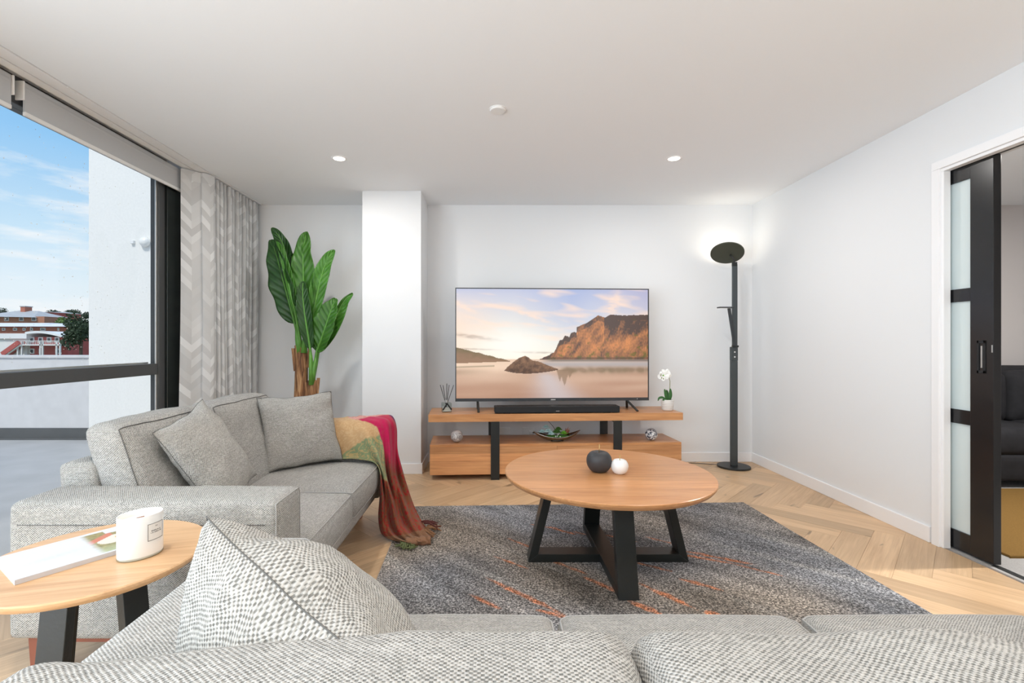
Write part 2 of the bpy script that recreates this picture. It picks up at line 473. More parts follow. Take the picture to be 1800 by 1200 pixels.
# ------------------------------------------------------------------ geometry helpers
class MB:
    """collects simple solids and builds them as one mesh object"""
    def __init__(self):
        self.v = []; self.f = []; self.uv = None
    def add(self, vs, fs):
        o = len(self.v)
        self.v += [tuple(p) for p in vs]
        self.f += [tuple(i + o for i in f) for f in fs]
        return self
    def box(self, x0, x1, y0, y1, z0, z1):
        vs = [(x, y, z) for z in (z0, z1) for y in (y0, y1) for x in (x0, x1)]
        return self.add(vs, [(0, 2, 3, 1), (4, 5, 7, 6), (0, 1, 5, 4), (2, 6, 7, 3), (0, 4, 6, 2), (1, 3, 7, 5)])
    def prism(self, poly, z0, z1, poly_top=None):
        n = len(poly); top = poly_top or poly
        vs = [(x, y, z0) for x, y in poly] + [(x, y, z1) for x, y in top]
        fs = [tuple(range(n - 1, -1, -1)), tuple(range(n, 2 * n))]
        fs += [(i, (i + 1) % n, n + (i + 1) % n, n + i) for i in range(n)]
        return self.add(vs, fs)
    def loft(self, rings, cap=True, closed=True):
        n = len(rings[0]); vs = [p for r in rings for p in r]; fs = []
        for k in range(len(rings) - 1):
            for i in range(n if closed else n - 1):
                j = (i + 1) % n
                fs.append((k * n + i, k * n + j, (k + 1) * n + j, (k + 1) * n + i))
        if cap:
            fs.append(tuple(range(n - 1, -1, -1)))
            fs.append(tuple((len(rings) - 1) * n + i for i in range(n)))
        return self.add(vs, fs)
    def lathe(self, prof, n=32, cx=0, cy=0, sx=1, sy=1, cap=True):
        return self.loft([[(cx + sx * r * math.cos(2 * PI * i / n), cy + sy * r * math.sin(2 * PI * i / n), z)
                           for i in range(n)] for r, z in prof], cap)
    def tube(self, path, r, n=8, cap=True):
        P = [Vector(p) for p in path]; rings = []
        up = Vector((0, 0, 1)); prev = None
        for i, p in enumerate(P):
            t = (P[min(i + 1, len(P) - 1)] - P[max(i - 1, 0)]).normalized()
            a = t.cross(prev) if prev is not None else t.cross(up)
            if prev is None and a.length < .05:
                a = t.cross(Vector((1, 0, 0)))
            if prev is not None:
                s = (prev - t * prev.dot(t)).normalized()
            else:
                s = a.normalized()
            prev = s
            b = t.cross(s)
            rr = r[i] if isinstance(r, (list, tuple)) else r
            rings.append([p + (s * math.cos(2 * PI * k / n) + b * math.sin(2 * PI * k / n)) * rr for k in range(n)])
        return self.loft(rings, cap)
    def slab(self, a, b, w, t, side):
        """bar from a to b, w wide along `side`, t thick"""
        a, b, side = Vector(a), Vector(b), Vector(side).normalized()
        d = (b - a).normalized(); nrm = d.cross(side).normalized()
        vs = [p + side * (w / 2 * s) + nrm * (t / 2 * q) for p in (a, b) for s, q in ((-1, -1), (1, -1), (1, 1), (-1, 1))]
        return self.add(vs, [(3, 2, 1, 0), (4, 5, 6, 7), (0, 1, 5, 4), (1, 2, 6, 5), (2, 3, 7, 6), (3, 0, 4, 7)])
    def mesh(self, name):
        me = bpy.data.meshes.new(name)
        me.from_pydata(self.v, [], self.f)
        me.validate()
        bm = bmesh.new(); bm.from_mesh(me)
        bmesh.ops.recalc_face_normals(bm, faces=bm.faces)
        bm.to_mesh(me); bm.free()
        return me
    def build(self, name, mat, parent=None, bevel=0.0, smooth=False, seg=2):
        o = obj(name, self.mesh(name), mat, parent)
        if bevel:
            finish_bevel(o.data, bevel, seg)
        if smooth:
            shade(o.data)
        return o

def finish_bevel(me, w, seg=2, ang=30):
    bm = bmesh.new(); bm.from_mesh(me)
    es = [e for e in bm.edges if len(e.link_faces) == 2 and e.calc_face_angle(0) > math.radians(ang)]
    bmesh.ops.bevel(bm, geom=es, offset=w, segments=seg, profile=.5, affect='EDGES', clamp_overlap=True)
    bm.to_mesh(me); bm.free()

def shade(me, angle=None):
    me.polygons.foreach_set('use_smooth', [True] * len(me.polygons))
    if angle:
        me.set_sharp_from_angle(angle=math.radians(angle))
    me.update()

def obj(name, me, mat, parent=None, loc=None):
    o = bpy.data.objects.new(name, me)
    C.objects.link(o)
    if mat:
        if not me.materials:
            me.materials.append(M[mat])
    if parent is not None:
        o.parent = parent
    if loc:
        o.location = loc
    return o

def tag(o, label=None, cat=None, group=None, kind=None):
    if label: o['label'] = label
    if cat: o['category'] = cat
    if group: o['group'] = group
    if kind: o['kind'] = kind
    return o

def thing(name, label, cat, loc=(0, 0, 0), rotz=0.0, group=None):
    o = bpy.data.objects.new(name, None)
    o.empty_display_size = .1
    C.objects.link(o)
    o.location = loc; o.rotation_euler = (0, 0, rotz)
    return tag(o, label, cat, group)

def struct(name, mb, mat, label=None, bevel=0.0):
    o = mb.build(name, mat, None, bevel)
    o['kind'] = 'structure'
    if label: o['label'] = label
    return o

def copy_tree(o, parent=None):
    c = o.copy(); C.objects.link(c); c.parent = parent
    for ch in [x for x in bpy.data.objects if x.parent == o]:
        copy_tree(ch, c)
    return c

def place(o, center, xaxis, yaxis):
    x = Vector(xaxis).normalized(); y = Vector(yaxis); y = (y - x * y.dot(x)).normalized(); z = x.cross(y)
    m = Matrix((x, y, z)).transposed().to_4x4(); m.translation = Vector(center)
    o.matrix_world = m
    return o

def grid_mesh(name, fn, nu, nv, closed_u=False, uvfn=None, cols=None, flip=False):
    """fn(i/nu, j/nv) -> point; cols: {attribute: fn -> rgb}"""
    vs = [fn(i / nu, j / nv) for j in range(nv + 1) for i in range(nu + 1)]
    W = nu + 1
    fs = [(j * W + i, j * W + i + 1, (j + 1) * W + i + 1, (j + 1) * W + i) for j in range(nv) for i in range(nu)]
    if flip: fs = [f[::-1] for f in fs]
    me = bpy.data.meshes.new(name)
    me.from_pydata([tuple(v) for v in vs], [], fs)
    uvl = me.uv_layers.new(name='UVMap')
    idx = np.empty(len(me.loops), dtype=np.int32); me.loops.foreach_get('vertex_index', idx)
    uvs = np.array([(uvfn(i / nu, j / nv) if uvfn else (i / nu, j / nv)) for j in range(nv + 1) for i in range(nu + 1)], dtype=np.float32)
    uvl.data.foreach_set('uv', uvs[idx].ravel())
    for an, cf in (cols or {}).items():
        a = me.attributes.new(an, 'FLOAT_COLOR', 'POINT')
        arr = np.array([tuple(cf(i / nu, j / nv)) + (1,) for j in range(nv + 1) for i in range(nu + 1)], dtype=np.float32)
        a.data.foreach_set('color', arr.ravel())
    return me

def soft_box(name, sx, sy, sz, r, puff=(0, 0, 0), step=.035, wr=0.0, seed=0, deform=None, welts=None):
    """upholstered block: rounded edges, domed faces, gentle wrinkles; UVs in metres"""
    h = (sx / 2, sy / 2, sz / 2)
    n = [max(4, int(round(2 * a / step))) for a in h]
    vid = {}; vs = []; fs = []; uvs = []
    def lin(k, i):   # denser towards the rounded ends
        t = i / n[k] * 2 - 1
        return math.sin(t * PI / 2 * .75) / math.sin(PI / 2 * .75)
    def vert(c):
        key = tuple(round(x, 5) for x in c)
        if key in vid: return vid[key]
        p = [c[k] * h[k] for k in range(3)]
        inn = [max(-(h[k] - r), min(h[k] - r, p[k])) for k in range(3)]
        d = Vector([p[k] - inn[k] for k in range(3)])
        if d.length > 1e-9: d = d.normalized() * r
        q = [inn[k] + d[k] for k in range(3)]
        for k in range(3):
            if puff[k]:
                a, b = (k + 1) % 3, (k + 2) % 3
                w = max(0, 1 - (q[a] / h[a]) ** 2) * max(0, 1 - (q[b] / h[b]) ** 2)
                q[k] += puff[k] * math.sqrt(w) * (q[k] / h[k])
        q = Vector(q)
        if wr:
            nn = mnoise.noise(q * 7 + Vector((seed * 3.1, seed, 0)))
            n2 = mnoise.noise(Vector((q.x * 16, q.y * 5, q.z * 5)) + Vector((seed, 9, 2)))
            q += (q.normalized() if q.length else Vector()) * (wr * (nn * .7 + n2 * .5))
        if deform: q = Vector(deform(q))
        vid[key] = len(vs); vs.append(q)
        return vid[key]
    for k in range(3):
        a, b = (k + 1) % 3, (k + 2) % 3
        for s in (-1, 1):
            for i in range(n[a]):
                for j in range(n[b]):
                    quad = []; uq = []
                    for di, dj in ((0, 0), (1, 0), (1, 1), (0, 1)):
                        c = [0, 0, 0]; c[k] = s; c[a] = lin(a, i + di); c[b] = lin(b, j + dj)
                        quad.append(vert(c))
                        ua, ub = c[a] * h[a], c[b] * h[b]
                        uq.append((ua, ub) if k != 1 else (ub, ua))
                    if s < 0: quad.reverse(); uq.reverse()
                    fs.append(quad); uvs += uq
    me = bpy.data.meshes.new(name)
    me.from_pydata([tuple(v) for v in vs], [], fs)
    uvl = me.uv_layers.new(name='UVMap')
    uvl.data.foreach_set('uv', np.array(uvs, dtype=np.float32).ravel())
    shade(me)
    if welts is None:
        return me
    paths = []
    for k, s, closed in welts:          # perimeter of the face on axis k, side s
        a, b = (k + 1) % 3, (k + 2) % 3
        ring = []
        m = 22
        for (a0, b0), (a1, b1) in (((-1, -1), (1, -1)), ((1, -1), (1, 1)), ((1, 1), (-1, 1)), ((-1, 1), (-1, -1))):
            for i in range(m):
                c = [0, 0, 0]; c[k] = s
                c[a] = a0 + (a1 - a0) * i / m; c[b] = b0 + (b1 - b0) * i / m
                q = vs[vert(c)].copy()
                q += Vector([(c[x] if abs(c[x]) > .999 else 0) for x in range(3)]).normalized() * .0018
                ring.append(q)
        ring.append(ring[0])
        paths.append(ring)
    return me, paths

def pillow_mesh(name, w, h, t, n=26, seed=0, wr=.006):
    vs = []; fs = []; uvs = []; idx = {}
    def shape(u, v):
        x = u * w / 2 * (1 - .07 * (1 - v * v)); y = v * h / 2 * (1 - .07 * (1 - u * u))
        z = t / 2 * (max(0, 1 - abs(u) ** 2.2) * max(0, 1 - abs(v) ** 2.2)) ** .55
        return x, y, z
    for s in (1, -1):
        for j in range(n + 1):
            for i in range(n + 1):
                u = math.sin((i / n * 2 - 1) * PI / 2 * .8) / math.sin(PI / 2 * .8)
                v = math.sin((j / n * 2 - 1) * PI / 2 * .8) / math.sin(PI / 2 * .8)
                rim = i in (0, n) or j in (0, n)
                if s < 0 and rim:
                    idx[(s, i, j)] = idx[(1, i, j)]; continue
                x, y, z = shape(u, v)
                q = Vector((x * 6, y * 6, s * 3 + seed * 5))
                rad = math.hypot(u, v); ang = math.atan2(v, u)
                crease = math.sin(ang * 14 + seed * 2 + mnoise.noise(q) * 3) * max(0, rad - .55) * .5
                dz = wr * (mnoise.noise(q * 1.7) * 1.6 + crease * 2.2) * (0 if rim else 1)
                x += .01 * mnoise.noise(Vector((y * 9, seed, 1))); y += .01 * mnoise.noise(Vector((x * 9, seed, 7)))
                idx[(s, i, j)] = len(vs); vs.append((x, y, s * (z + dz) if not rim else 0))
        for j in range(n):
            for i in range(n):
                q = [(i, j), (i + 1, j), (i + 1, j + 1), (i, j + 1)]
                if s < 0: q.reverse()
                fs.append([idx[(s, a, b)] for a, b in q])
                uvs += [((a / n - .5) * w + (2 if s < 0 else 0), (b / n - .5) * h) for a, b in q]
    me = bpy.data.meshes.new(name)
    me.from_pydata(vs, [], fs)
    me.uv_layers.new(name='UVMap').data.foreach_set('uv', np.array(uvs, dtype=np.float32).ravel())
    shade(me)
    rim = [idx[(1, i, 0)] for i in range(n + 1)] + [idx[(1, n, j)] for j in range(1, n + 1)] + \
          [idx[(1, i, n)] for i in range(n - 1, -1, -1)] + [idx[(1, 0, j)] for j in range(n - 1, -1, -1)]
    return me, [vs[i] for i in rim]

def add_pillow3(name, label, tl, tr, bl, t, seed, wr=.006):
    tl, tr, bl = Vector(tl), Vector(tr), Vector(bl)
    return add_pillow(name, label, (tr + bl) / 2, tr - tl, tl - bl, (tr - tl).length, (tl - bl).length, t, seed, wr)

def add_pillow(name, label, center, xa, ya, w, h, t, seed, wr=.006):
    me, rim = pillow_mesh(name, w, h, t, seed=seed, wr=wr)
    root = thing(name, label, 'pillow')
    place(root, center, xa, ya)
    obj('cover', me, 'pillow_weave', root)
    MB().tube(rim, .0013, 6, cap=False).build('seam', 'seam_dark', root, smooth=True)
    return root

def srgb(r, g, b):
    f = lambda c: (c / 255 / 12.92) if c / 255 <= .04045 else ((c / 255 + .055) / 1.055) ** 2.4
    return (f(r), f(g), f(b))

# ================================================================== the room
CEIL = 2.6; YB = 4.817; XR = 2.654; XC = -2.30; XW = -2.52; YR = -3.6

struct('floor', MB().box(-2.75, XR + .02, YR - .1, YB + .1, -.15, -.012), 'oak_board', 'herringbone oak floor of the living room')
FLOOR = bpy.data.objects['floor']

def clip(poly, axis, lim, keep_less):
    out = []
    for i in range(len(poly)):
        a, b = poly[i], poly[(i + 1) % len(poly)]
        da = (lim - a[axis]) if keep_less else (a[axis] - lim)
        db = (lim - b[axis]) if keep_less else (b[axis] - lim)
        if da >= 0: out.append(a)
        if (da >= 0) != (db >= 0):
            t = da / (da - db)
            out.append(tuple(a[k] + t * (b[k] - a[k]) for k in range(2)))
    return out

def lay_floor():
    n = 5; w = .146; L = n * w; gap = .00045
    x0, x1, y0, y1 = XW + .02, XR + .004, .9, YB - .002
    ox, oy = 2.668, 3.458
    rot = PI / 4
    def to_world(u, v):
        return (ox + (u * math.cos(-rot) - v * math.sin(-rot)), oy + (u * math.sin(-rot) + v * math.cos(-rot)))
    full = None; count = 0
    R = 26
    for a in range(-60, 61):
        for k in range(-8, 9):
            for kind in (0, 1):
                if kind == 0:
                    u, v, du, dv = (a + 2 * n * k) * w, a * w, L, w
                else:
                    u, v, du, dv = a * w, (a - 2 * n + 1 + 2 * n * k) * w, w, L
                # (1,1) in (u,v) must run along world X: rotate by -45 degrees
                cu, cv = u + du / 2, v + dv / 2
                cx, cy = to_world(cu, cv)
                if cx < x0 - .6 or cx > x1 + .6 or cy < y0 - .6 or cy > y1 + .6: continue
                ang = -rot if kind == 0 else -rot + PI / 2
                ca, sa = math.cos(ang), math.sin(ang)
                loc = [(-L / 2 + gap, -w / 2 + gap), (L / 2 - gap, -w / 2 + gap), (L / 2 - gap, w / 2 - gap), (-L / 2 + gap, w / 2 - gap)]
                wp = [(cx + x * ca - y * sa, cy + x * sa + y * ca) for x, y in loc]
                p = wp
                for ax, lim, less in ((0, x0, False), (0, x1, True), (1, y0, False), (1, y1, True)):
                    if p: p = clip(p, ax, lim, less)
                if len(p) < 3: continue
                area = abs(sum(p[i][0] * p[(i + 1) % len(p)][1] - p[(i + 1) % len(p)][0] * p[i][1] for i in range(len(p)))) / 2
                if area < .003: continue
                whole = len(p) == 4 and all(abs(a_[0] - b_[0]) + abs(a_[1] - b_[1]) < 1e-9 for a_, b_ in zip(p, wp))
                if whole and full is not None:
                    me = full
                else:
                    q = [((x - cx) * ca + (y - cy) * sa, -(x - cx) * sa + (y - cy) * ca) for x, y in p]
                    q2 = [(x * .9992, y * .996) for x, y in q] if whole else q
                    me = MB().prism(q, -.0115, -.0006).prism(q2, -.0006, 0.0).mesh('board') if False else MB().prism(q, -.0115, 0.0).mesh('board')
                    if whole:
                        finish_bevel(me, .0006, 1); full = me
                o = obj('board', me, 'oak_board', FLOOR, (cx, cy, 0))
                o.rotation_euler = (0, 0, ang)
                count += 1
    return count
print('boards', lay_floor())

# ceiling with the track strip and the blind recess along the window
struct('ceiling', MB().box(XC, XR + .15, YR - .1, YB + .12, CEIL, CEIL + .25).box(-2.85, XC, YR - .1, YB + .12, CEIL + .02, CEIL + .25), 'ceiling_paint')
struct('wall_back', MB().box(-2.85, XR + .15, YB, YB + .12, 0, CEIL + .05), 'wall_paint')
struct('wall_column', MB().box(-1.178, -.638, 4.37, YB, 0, CEIL), 'wall_paint')
struct('wall_rear', MB().box(-2.85, XR + .15, YR - .12, YR, 0, CEIL + .05), 'wall_paint')
# right wall: two skins around the door pocket, then the doorway with its head
DY1 = 2.795; DY0 = 1.15
wr_ = MB().box(XR, XR + .035, DY1, YB, 0, CEIL).box(XR + .095, XR + .13, DY1, YB, 0, CEIL)
wr_.box(XR, XR + .13, DY0, DY1, 2.225, CEIL).box(XR, XR + .13, YR, DY0, 0, CEIL)
struct('wall_right', wr_, 'wall_paint')
struct('wall_left', MB().box(-2.62, -2.50, 4.0, YB, 0, CEIL + .02), 'wall_paint')

bb = .095
struct('baseboard_back', MB().box(-2.50, -1.178, YB - .014, YB, 0, bb).box(-.638, XR, YB - .014, YB, 0, bb), 'trim_paint', bevel=.003)
struct('baseboard_column', MB().box(-1.192, -.624, 4.356, 4.37, 0, bb).box(-.638, -.624, 4.37, YB - .014, 0, bb).box(-1.192, -1.178, 4.37, YB - .014, 0, bb), 'trim_paint', bevel=.003)
struct('baseboard_right', MB().box(XR - .014, XR, 2.86, YB - .014, 0, bb).box(XR - .014, XR, YR, DY0 - .06, 0, bb), 'trim_paint', bevel=.003)

# door casing
cs = MB().box(XR - .016, XR, DY1, DY1 + .048, 0, 2.2248).box(XR - .016, XR, DY0 - .048, DY1 + .048, 2.225, 2.273)
cs.box(XR - .016, XR, DY0 - .048, DY0, 0, 2.2248)
cs.box(XR - .004, XR + .037, DY1 - .018, DY1 - .0003, 0, 2.2065).box(XR - .004, XR + .037, DY0, DY1 - .0003, 2.207, 2.2247)
struct('trim_1', cs, 'trim_paint', 'white casing around the sliding door opening', bevel=.002)

# sliding pocket door
def sliding_door():
    d = tag(thing('door_1', None, None), 'black sliding door with frosted panes in a white casing', None, kind='structure')
    X0, X1 = XR + .042, XR + .084; Y0, Y1 = 2.545, 3.42; zt = 2.215
    MB().box(X0, X1, Y0, Y0 + .125, .012, zt).build('stile', 'black_gloss', d, .002)
    MB().box(X0, X1, Y1 - .125, Y1, .012, zt).build('stile', 'black_gloss', d, .002)
    rails = [(.012, .117), (.737, .818), (1.438, 1.512), (2.129, zt)]
    for a, b in rails:
        MB().box(X0 + .003, X1 - .003, Y0 + .125, Y1 - .125, a, b).build('rail', 'black_gloss', d, .002)
    for (a, b) in ((rails[0][1], rails[1][0]), (rails[1][1], rails[2][0]), (rails[2][1], rails[3][0])):
        MB().box(X0 + .014, X1 - .014, Y0 + .125, Y1 - .125, a, b).build('pane', 'frosted_glass', d)
    h = MB()
    hy, hz = 2.607, 1.125
    for y0, y1, z0, z1 in ((hy - .022, hy - .012, hz - .09, hz + .09), (hy + .012, hy + .022, hz - .09, hz + .09),
                           (hy - .022, hy + .022, hz + .075, hz + .09), (hy - .022, hy + .022, hz - .09, hz - .075)):
        h.box(X0 - .005, X0 + .001, y0, y1, z0, z1)
    hd = h.build('flush_pull', 'black_matte', d, .001)
    MB().box(X0 - .0015, X0 + .0005, hy - .004, hy + .004, hz - .06, hz + .06).build('pull_slot', 'aluminium', hd)
    MB().box(X0 - .001, X0 + .001, Y0 + .004, Y0 + .010, 1.15, 1.19).build('strike', 'aluminium', d)
    return d
sliding_door()
struct('trim_2', MB().box(XR + .045, XR + .082, DY0, 2.56, -.011, .004), 'black_metal', 'black floor guide of the sliding door')
struct('trim_3', MB().box(XR + .045, XR + .082, DY0, DY1, 2.217, 2.2249), 'black_metal', 'black head track of the sliding door')

# window wall: frames, panes, rails
def window_wall():
    w = tag(thing('window_1', None, None), 'tall dark-framed window with a low mid rail facing the terrace', None, kind='structure')
    edges = [YR, -1.2, 1.2, 3.63]
    MB().box(-2.62, -2.52, YR, 3.70, 0, .06).build('sill', 'window_metal', w, .003)
    MB().box(-2.62, -2.52, YR, 3.70, 2.47, CEIL + .02).build('head', 'window_metal', w, .003)
    for y in edges[:3]:
        MB().box(-2.61, -2.53, y, y + .07, .06, 2.47).build('mullion', 'window_metal', w, .003)
    MB().box(-2.556, -2.546, 3.615, 3.632, .06, 2.47).build('glazing_bead', 'aluminium', w, .002)
    MB().box(-2.60, -2.535, 3.632, 3.70, .06, 2.47).build('mullion', 'window_metal', w, .003)
    MB().box(-2.62, -2.515, 3.70, 3.92, .0, 2.55).build('jamb_panel', 'window_dark', w, .003)
    MB().box(-2.52, -2.500, 3.915, 4.0, .0, 2.55).build('jamb_edge', 'window_metal', w, .003)
    for i in range(3):
        y0, y1 = edges[i] + (.07), (edges[i + 1] if i < 2 else 3.615)
        r = MB().box(-2.605, -2.535, y0, y1, .962, 1.045).build('transom', 'window_metal', w, .003)
        MB().box(-2.612, -2.604, y0, y1, 1.045, 1.056).build('transom_bead', 'aluminium', r)
        MB().box(-2.575, -2.567, y0, y1, 1.045, 2.47).build('pane', 'clear_glass', w)
        MB().box(-2.575, -2.567, y0, y1, .06, .962).build('pane', 'clear_glass', w)
    # rain drops drying on the glass
    rnd = random.Random(3); mb = MB()
    for k in range(420):
        y = 2.3 + 1.3 * rnd.random() ** 1.2
        z = 1.06 + (1.35 * rnd.random()) * (1 if rnd.random() < .8 else .3)
        if abs(y - (2.95 + .12 * rnd.uniform(-1, 1))) > .33 and rnd.random() < .6: continue
        r = rnd.uniform(.0012, .0034)
        mb.add([(-2.5755, y + r * math.cos(a), z + 1.2 * r * math.sin(a)) for a in [i * PI / 3 for i in range(6)]] + [(-2.5775, y, z)],
               [(i, (i + 1) % 6, 6) for i in range(6)])
    tag(mb.build('rain_drops', 'petal', w), kind='stuff')
window_wall()

# roller blinds rolled up under the recess
def blind(y0, y1, label):
    t = thing('roller_blind', label, 'blind', (-2.462, (y0 + y1) / 2, 2.40), group='rolled-up grey window blinds')
    hl = (y1 - y0) / 2
    MB().box(-.028, -.020, -hl, hl, .03, .190).build('fabric', 'grey_blind', t)
    n = 18
    rr = MB().loft([[(-.045 + .027 * math.cos(2 * PI * i / n), y, .160 + .027 * math.sin(2 * PI * i / n)) for i in range(n)] for y in (-hl, hl)])
    rr.build('roll', 'grey_blind', t, smooth=False)
    MB().box(-.031, -.015, -hl, hl, .012, .034).build('bottom_bar', 'white_plastic', t, .003)
    for s in (-1, 1):
        MB().box(-.062, -.012, s * hl + (.004 if s > 0 else -.012), s * hl + (.012 if s > 0 else -.004), .09, .192).build('bracket', 'white_plastic', t, .002)
    return t
blind(2.53, 3.84, 'long grey roller blind rolled up above the window, reaching to the curtain')
blind(-.2, 2.46, 'grey roller blind cut off by the left picture edge above the window')

tr = thing('curtain_track', 'white double curtain track running along the ceiling above the window', 'curtain track', (XC, 0, CEIL))
MB().box(-.085, -.006, YR, 4.79, -.006, .019).build('rail', 'trim_paint', tr, .002)
MB().box(-.150, -.094, YR, 4.79, -.006, .019).build('rail', 'trim_paint', tr, .002)
for y in (2.62, 3.72):
    MB().box(-.012, -.003, y - .03, y + .03, -.010, .004).build('clip', 'white_plastic', tr, .002)

# curtain
def curtain():
    t = thing('curtain', 'pale grey chevron curtain drawn to the corner beside the window', 'curtain', (-2.36, 4.35, 0))
    pts = []
    # leading edge: a broad flat panel turned to the room, one soft fold, then tight pleats
    lead = [(-2.455, 3.765), (-2.42, 3.79), (-2.385, 3.845), (-2.362, 3.87), (-2.345, 3.865), (-2.318, 3.90), (-2.300, 3.955), (-2.315, 3.985)]
    pts += lead
    y = 3.985; k = 0
    while y < 4.755:
        y += .0065
        amp = .036 + .008 * math.sin(k * .37)
        ph = (y - 3.985) / .062 * 2 * PI + .6 * math.sin(y * 17)
        pts.append((-2.345 + amp * math.cos(ph), min(y + .010 * math.sin(ph * 2), 4.785)))
        k += 1
    # smooth the lead
    P = []
    for i in range(len(lead) - 1):
        for s in range(5):
            f = s / 5
            a = Vector(lead[max(i - 1, 0)] + (0,)); b = Vector(lead[i] + (0,)); c = Vector(lead[i + 1] + (0,)); d = Vector(lead[min(i + 2, len(lead) - 1)] + (0,))
            q = .5 * ((2 * b) + (-a + c) * f + (2 * a - 5 * b + 4 * c - d) * f * f + (-a + 3 * b - 3 * c + d) * f ** 3)
            P.append((q.x, q.y))
    P += pts[len(lead) - 1:]
    arc = [0]
    for i in range(1, len(P)):
        arc.append(arc[-1] + math.hypot(P[i][0] - P[i - 1][0], P[i][1] - P[i - 1][1]))
    n = len(P) - 1; rows = 40
    def fn(u, v):
        i = int(round(u * n)); x, yy = P[i]
        z = .02 + v * 2.565
        head = max(0, (v - .955) / .045)
        # pleats are gathered tight at the heading and fan out below
        cx = -2.345 if yy > 3.99 else x
        x = cx + (x - cx) * (1.0 - .30 * head + .12 * (1 - v))
        x += .012 * math.sin(z * 2.1 + yy * 6) * (1 - v)
        x += .008 * head * math.sin(arc[i] * 300) * (1 if yy > 3.99 else 0)
        return (x + 2.36, yy - 4.35 + .014 * (1 - v) * math.sin(yy * 31 + 1), z)
    me = grid_mesh('fabric', fn, n, rows, uvfn=lambda u, v: (arc[int(round(u * n))], v * 2.565))
    shade(me)
    obj('fabric', me, 'curtain_chevron', t)
    def hd(u, v):
        i = int(round(u * n)); x, yy = P[i]
        cx = -2.345 if yy > 3.99 else x
        return (cx + (x - cx) * .72 + 2.36 + (.004 if yy > 3.99 else .004), yy - 4.35, 2.505 + v * .082)
    me2 = grid_mesh('heading', hd, n, 3, uvfn=lambda u, v: (arc[int(round(u * n))], v * .08)); shade(me2)
    obj('heading', me2, 'curtain_chevron', t)
curtain()

# downlights
def downlight(x, y, watt, label, group=None):
    t = thing('downlight', label, 'ceiling light', (x, y, CEIL), group=group)
    MB().loft([[(r * math.cos(2 * PI * i / 32), r * math.sin(2 * PI * i / 32), z) for i in range(32)] for r, z in
               ((.042, -.001), (.044, -.004), (.056, -.004), (.058, -.0005))], cap=False).build('trim_ring', 'trim_paint', t, smooth=True)
    MB().lathe([(.0425, -.0025), (.0425, -.0005)], 32).build('lens', 'led_white', t)
    ld = bpy.data.lights.new('downlight_lamp', 'AREA'); ld.shape = 'DISK'; ld.size = .085
    ld.energy = watt; ld.color = (1, .97, .93)
    lo = bpy.data.objects.new('lamp', ld); C.objects.link(lo); lo.parent = t; lo.location = (0, 0, -.006)
    return t
WATT = 12.5
downlight(-1.146, 3.6, WATT, 'lit ceiling downlight on the left, towards the curtain and plant')
downlight(1.392, 3.6, WATT, 'lit ceiling downlight on the right, above the floor lamp side')
for yy in (1.1, -1.3):
    for xx in (-1.146, 1.392):
        downlight(xx, yy, WATT, 'lit ceiling downlight overhead behind the view', 'downlights out of view')

sd = thing('smoke_detector', 'flat white smoke detector disc on the ceiling', 'smoke detector', (.044, 2.844, CEIL))
MB().lathe([(.047, 0), (.048, -.006), (.045, -.012), (.040, -.014)], 32).build('cover', 'white_plastic', sd, smooth=False)
MB().lathe([(.052, 0.0), (.052, -.003)], 32).build('base_plate', 'white_plastic', sd)

# power points behind the unit
def outlet(x, label, plug=False):
    t = thing('power_point', label, 'power outlet', (x, YB, .31))
    MB().box(-.058, .058, -.009, 0, -.036, .036).build('plate', 'white_plastic', t, .003)
    for s in (-1, 1):
        MB().box(s * .028 - .011, s * .028 + .011, -.013, -.009, .012, .024).build('switch', 'white_plastic', t, .001)
    if plug:
        MB().box(.010, .040, -.030, -.009, -.028, .004).build('plug', 'white_plastic', t, .004)
        MB().tube([(.04, -.02, -.012), (.09, -.03, -.014), (.15, -.05, -.010), (.24, -.06, -.012)], .005, 6).build('lead', 'cable', t, smooth=True)
    return t
outlet(.385, 'white power point on the wall between the shelves beside the boat-shaped bowl', True)
outlet(.14, 'white power point on the wall just right of the front black leg')

# ================================================================== beyond the doorway
struct('floor_next_room', MB().box(XR + .02, 7.2, .2, YB + .12, -.15, .002), 'carpet_grey')
struct('wall_next_room_back', MB().box(XR + .15, 7.2, YB, YB + .12, 0, CEIL), 'far_room_paint')
struct('wall_next_room_side', MB().box(7.2, 7.3, .2, YB + .12, 0, CEIL), 'far_room_paint')
struct('wall_next_room_front', MB().box(XR + .13, 7.3, .1, .2, 0, CEIL), 'far_room_paint')
struct('ceiling_next_room', MB().box(XR + .15, 7.3, .1, YB + .12, CEIL, CEIL + .25), 'ceiling_paint')
downlight(3.9, 2.6, 85, 'ceiling downlight in the room beyond the sliding door', 'downlights out of view')
rg = thing('mustard_rug', 'mustard wool rug on the floor of the room beyond the door', 'rug', (3.95, 3.265, .002))
MB().box(-1.05, 1.05, -.615, .615, 0, .014).build('pile', 'mustard_wool', rg, .004)
MB().box(-1.055, 1.055, -.620, -.615, 0, .012).build('edge_binding', 'mustard_wool', rg)
ds = thing('dark_sofa', 'black velvet sofa in the room beyond the sliding door', 'sofa', (4.75, 4.30, .002))
obj('base', soft_box('base', 1.9, .80, .22, .03), 'dark_velvet', ds, (0, 0, .17))
obj('backrest', soft_box('backrest', 1.9, .26, .80, .07, (0, .02, .01)), 'dark_velvet', ds, (0, .30, .575))
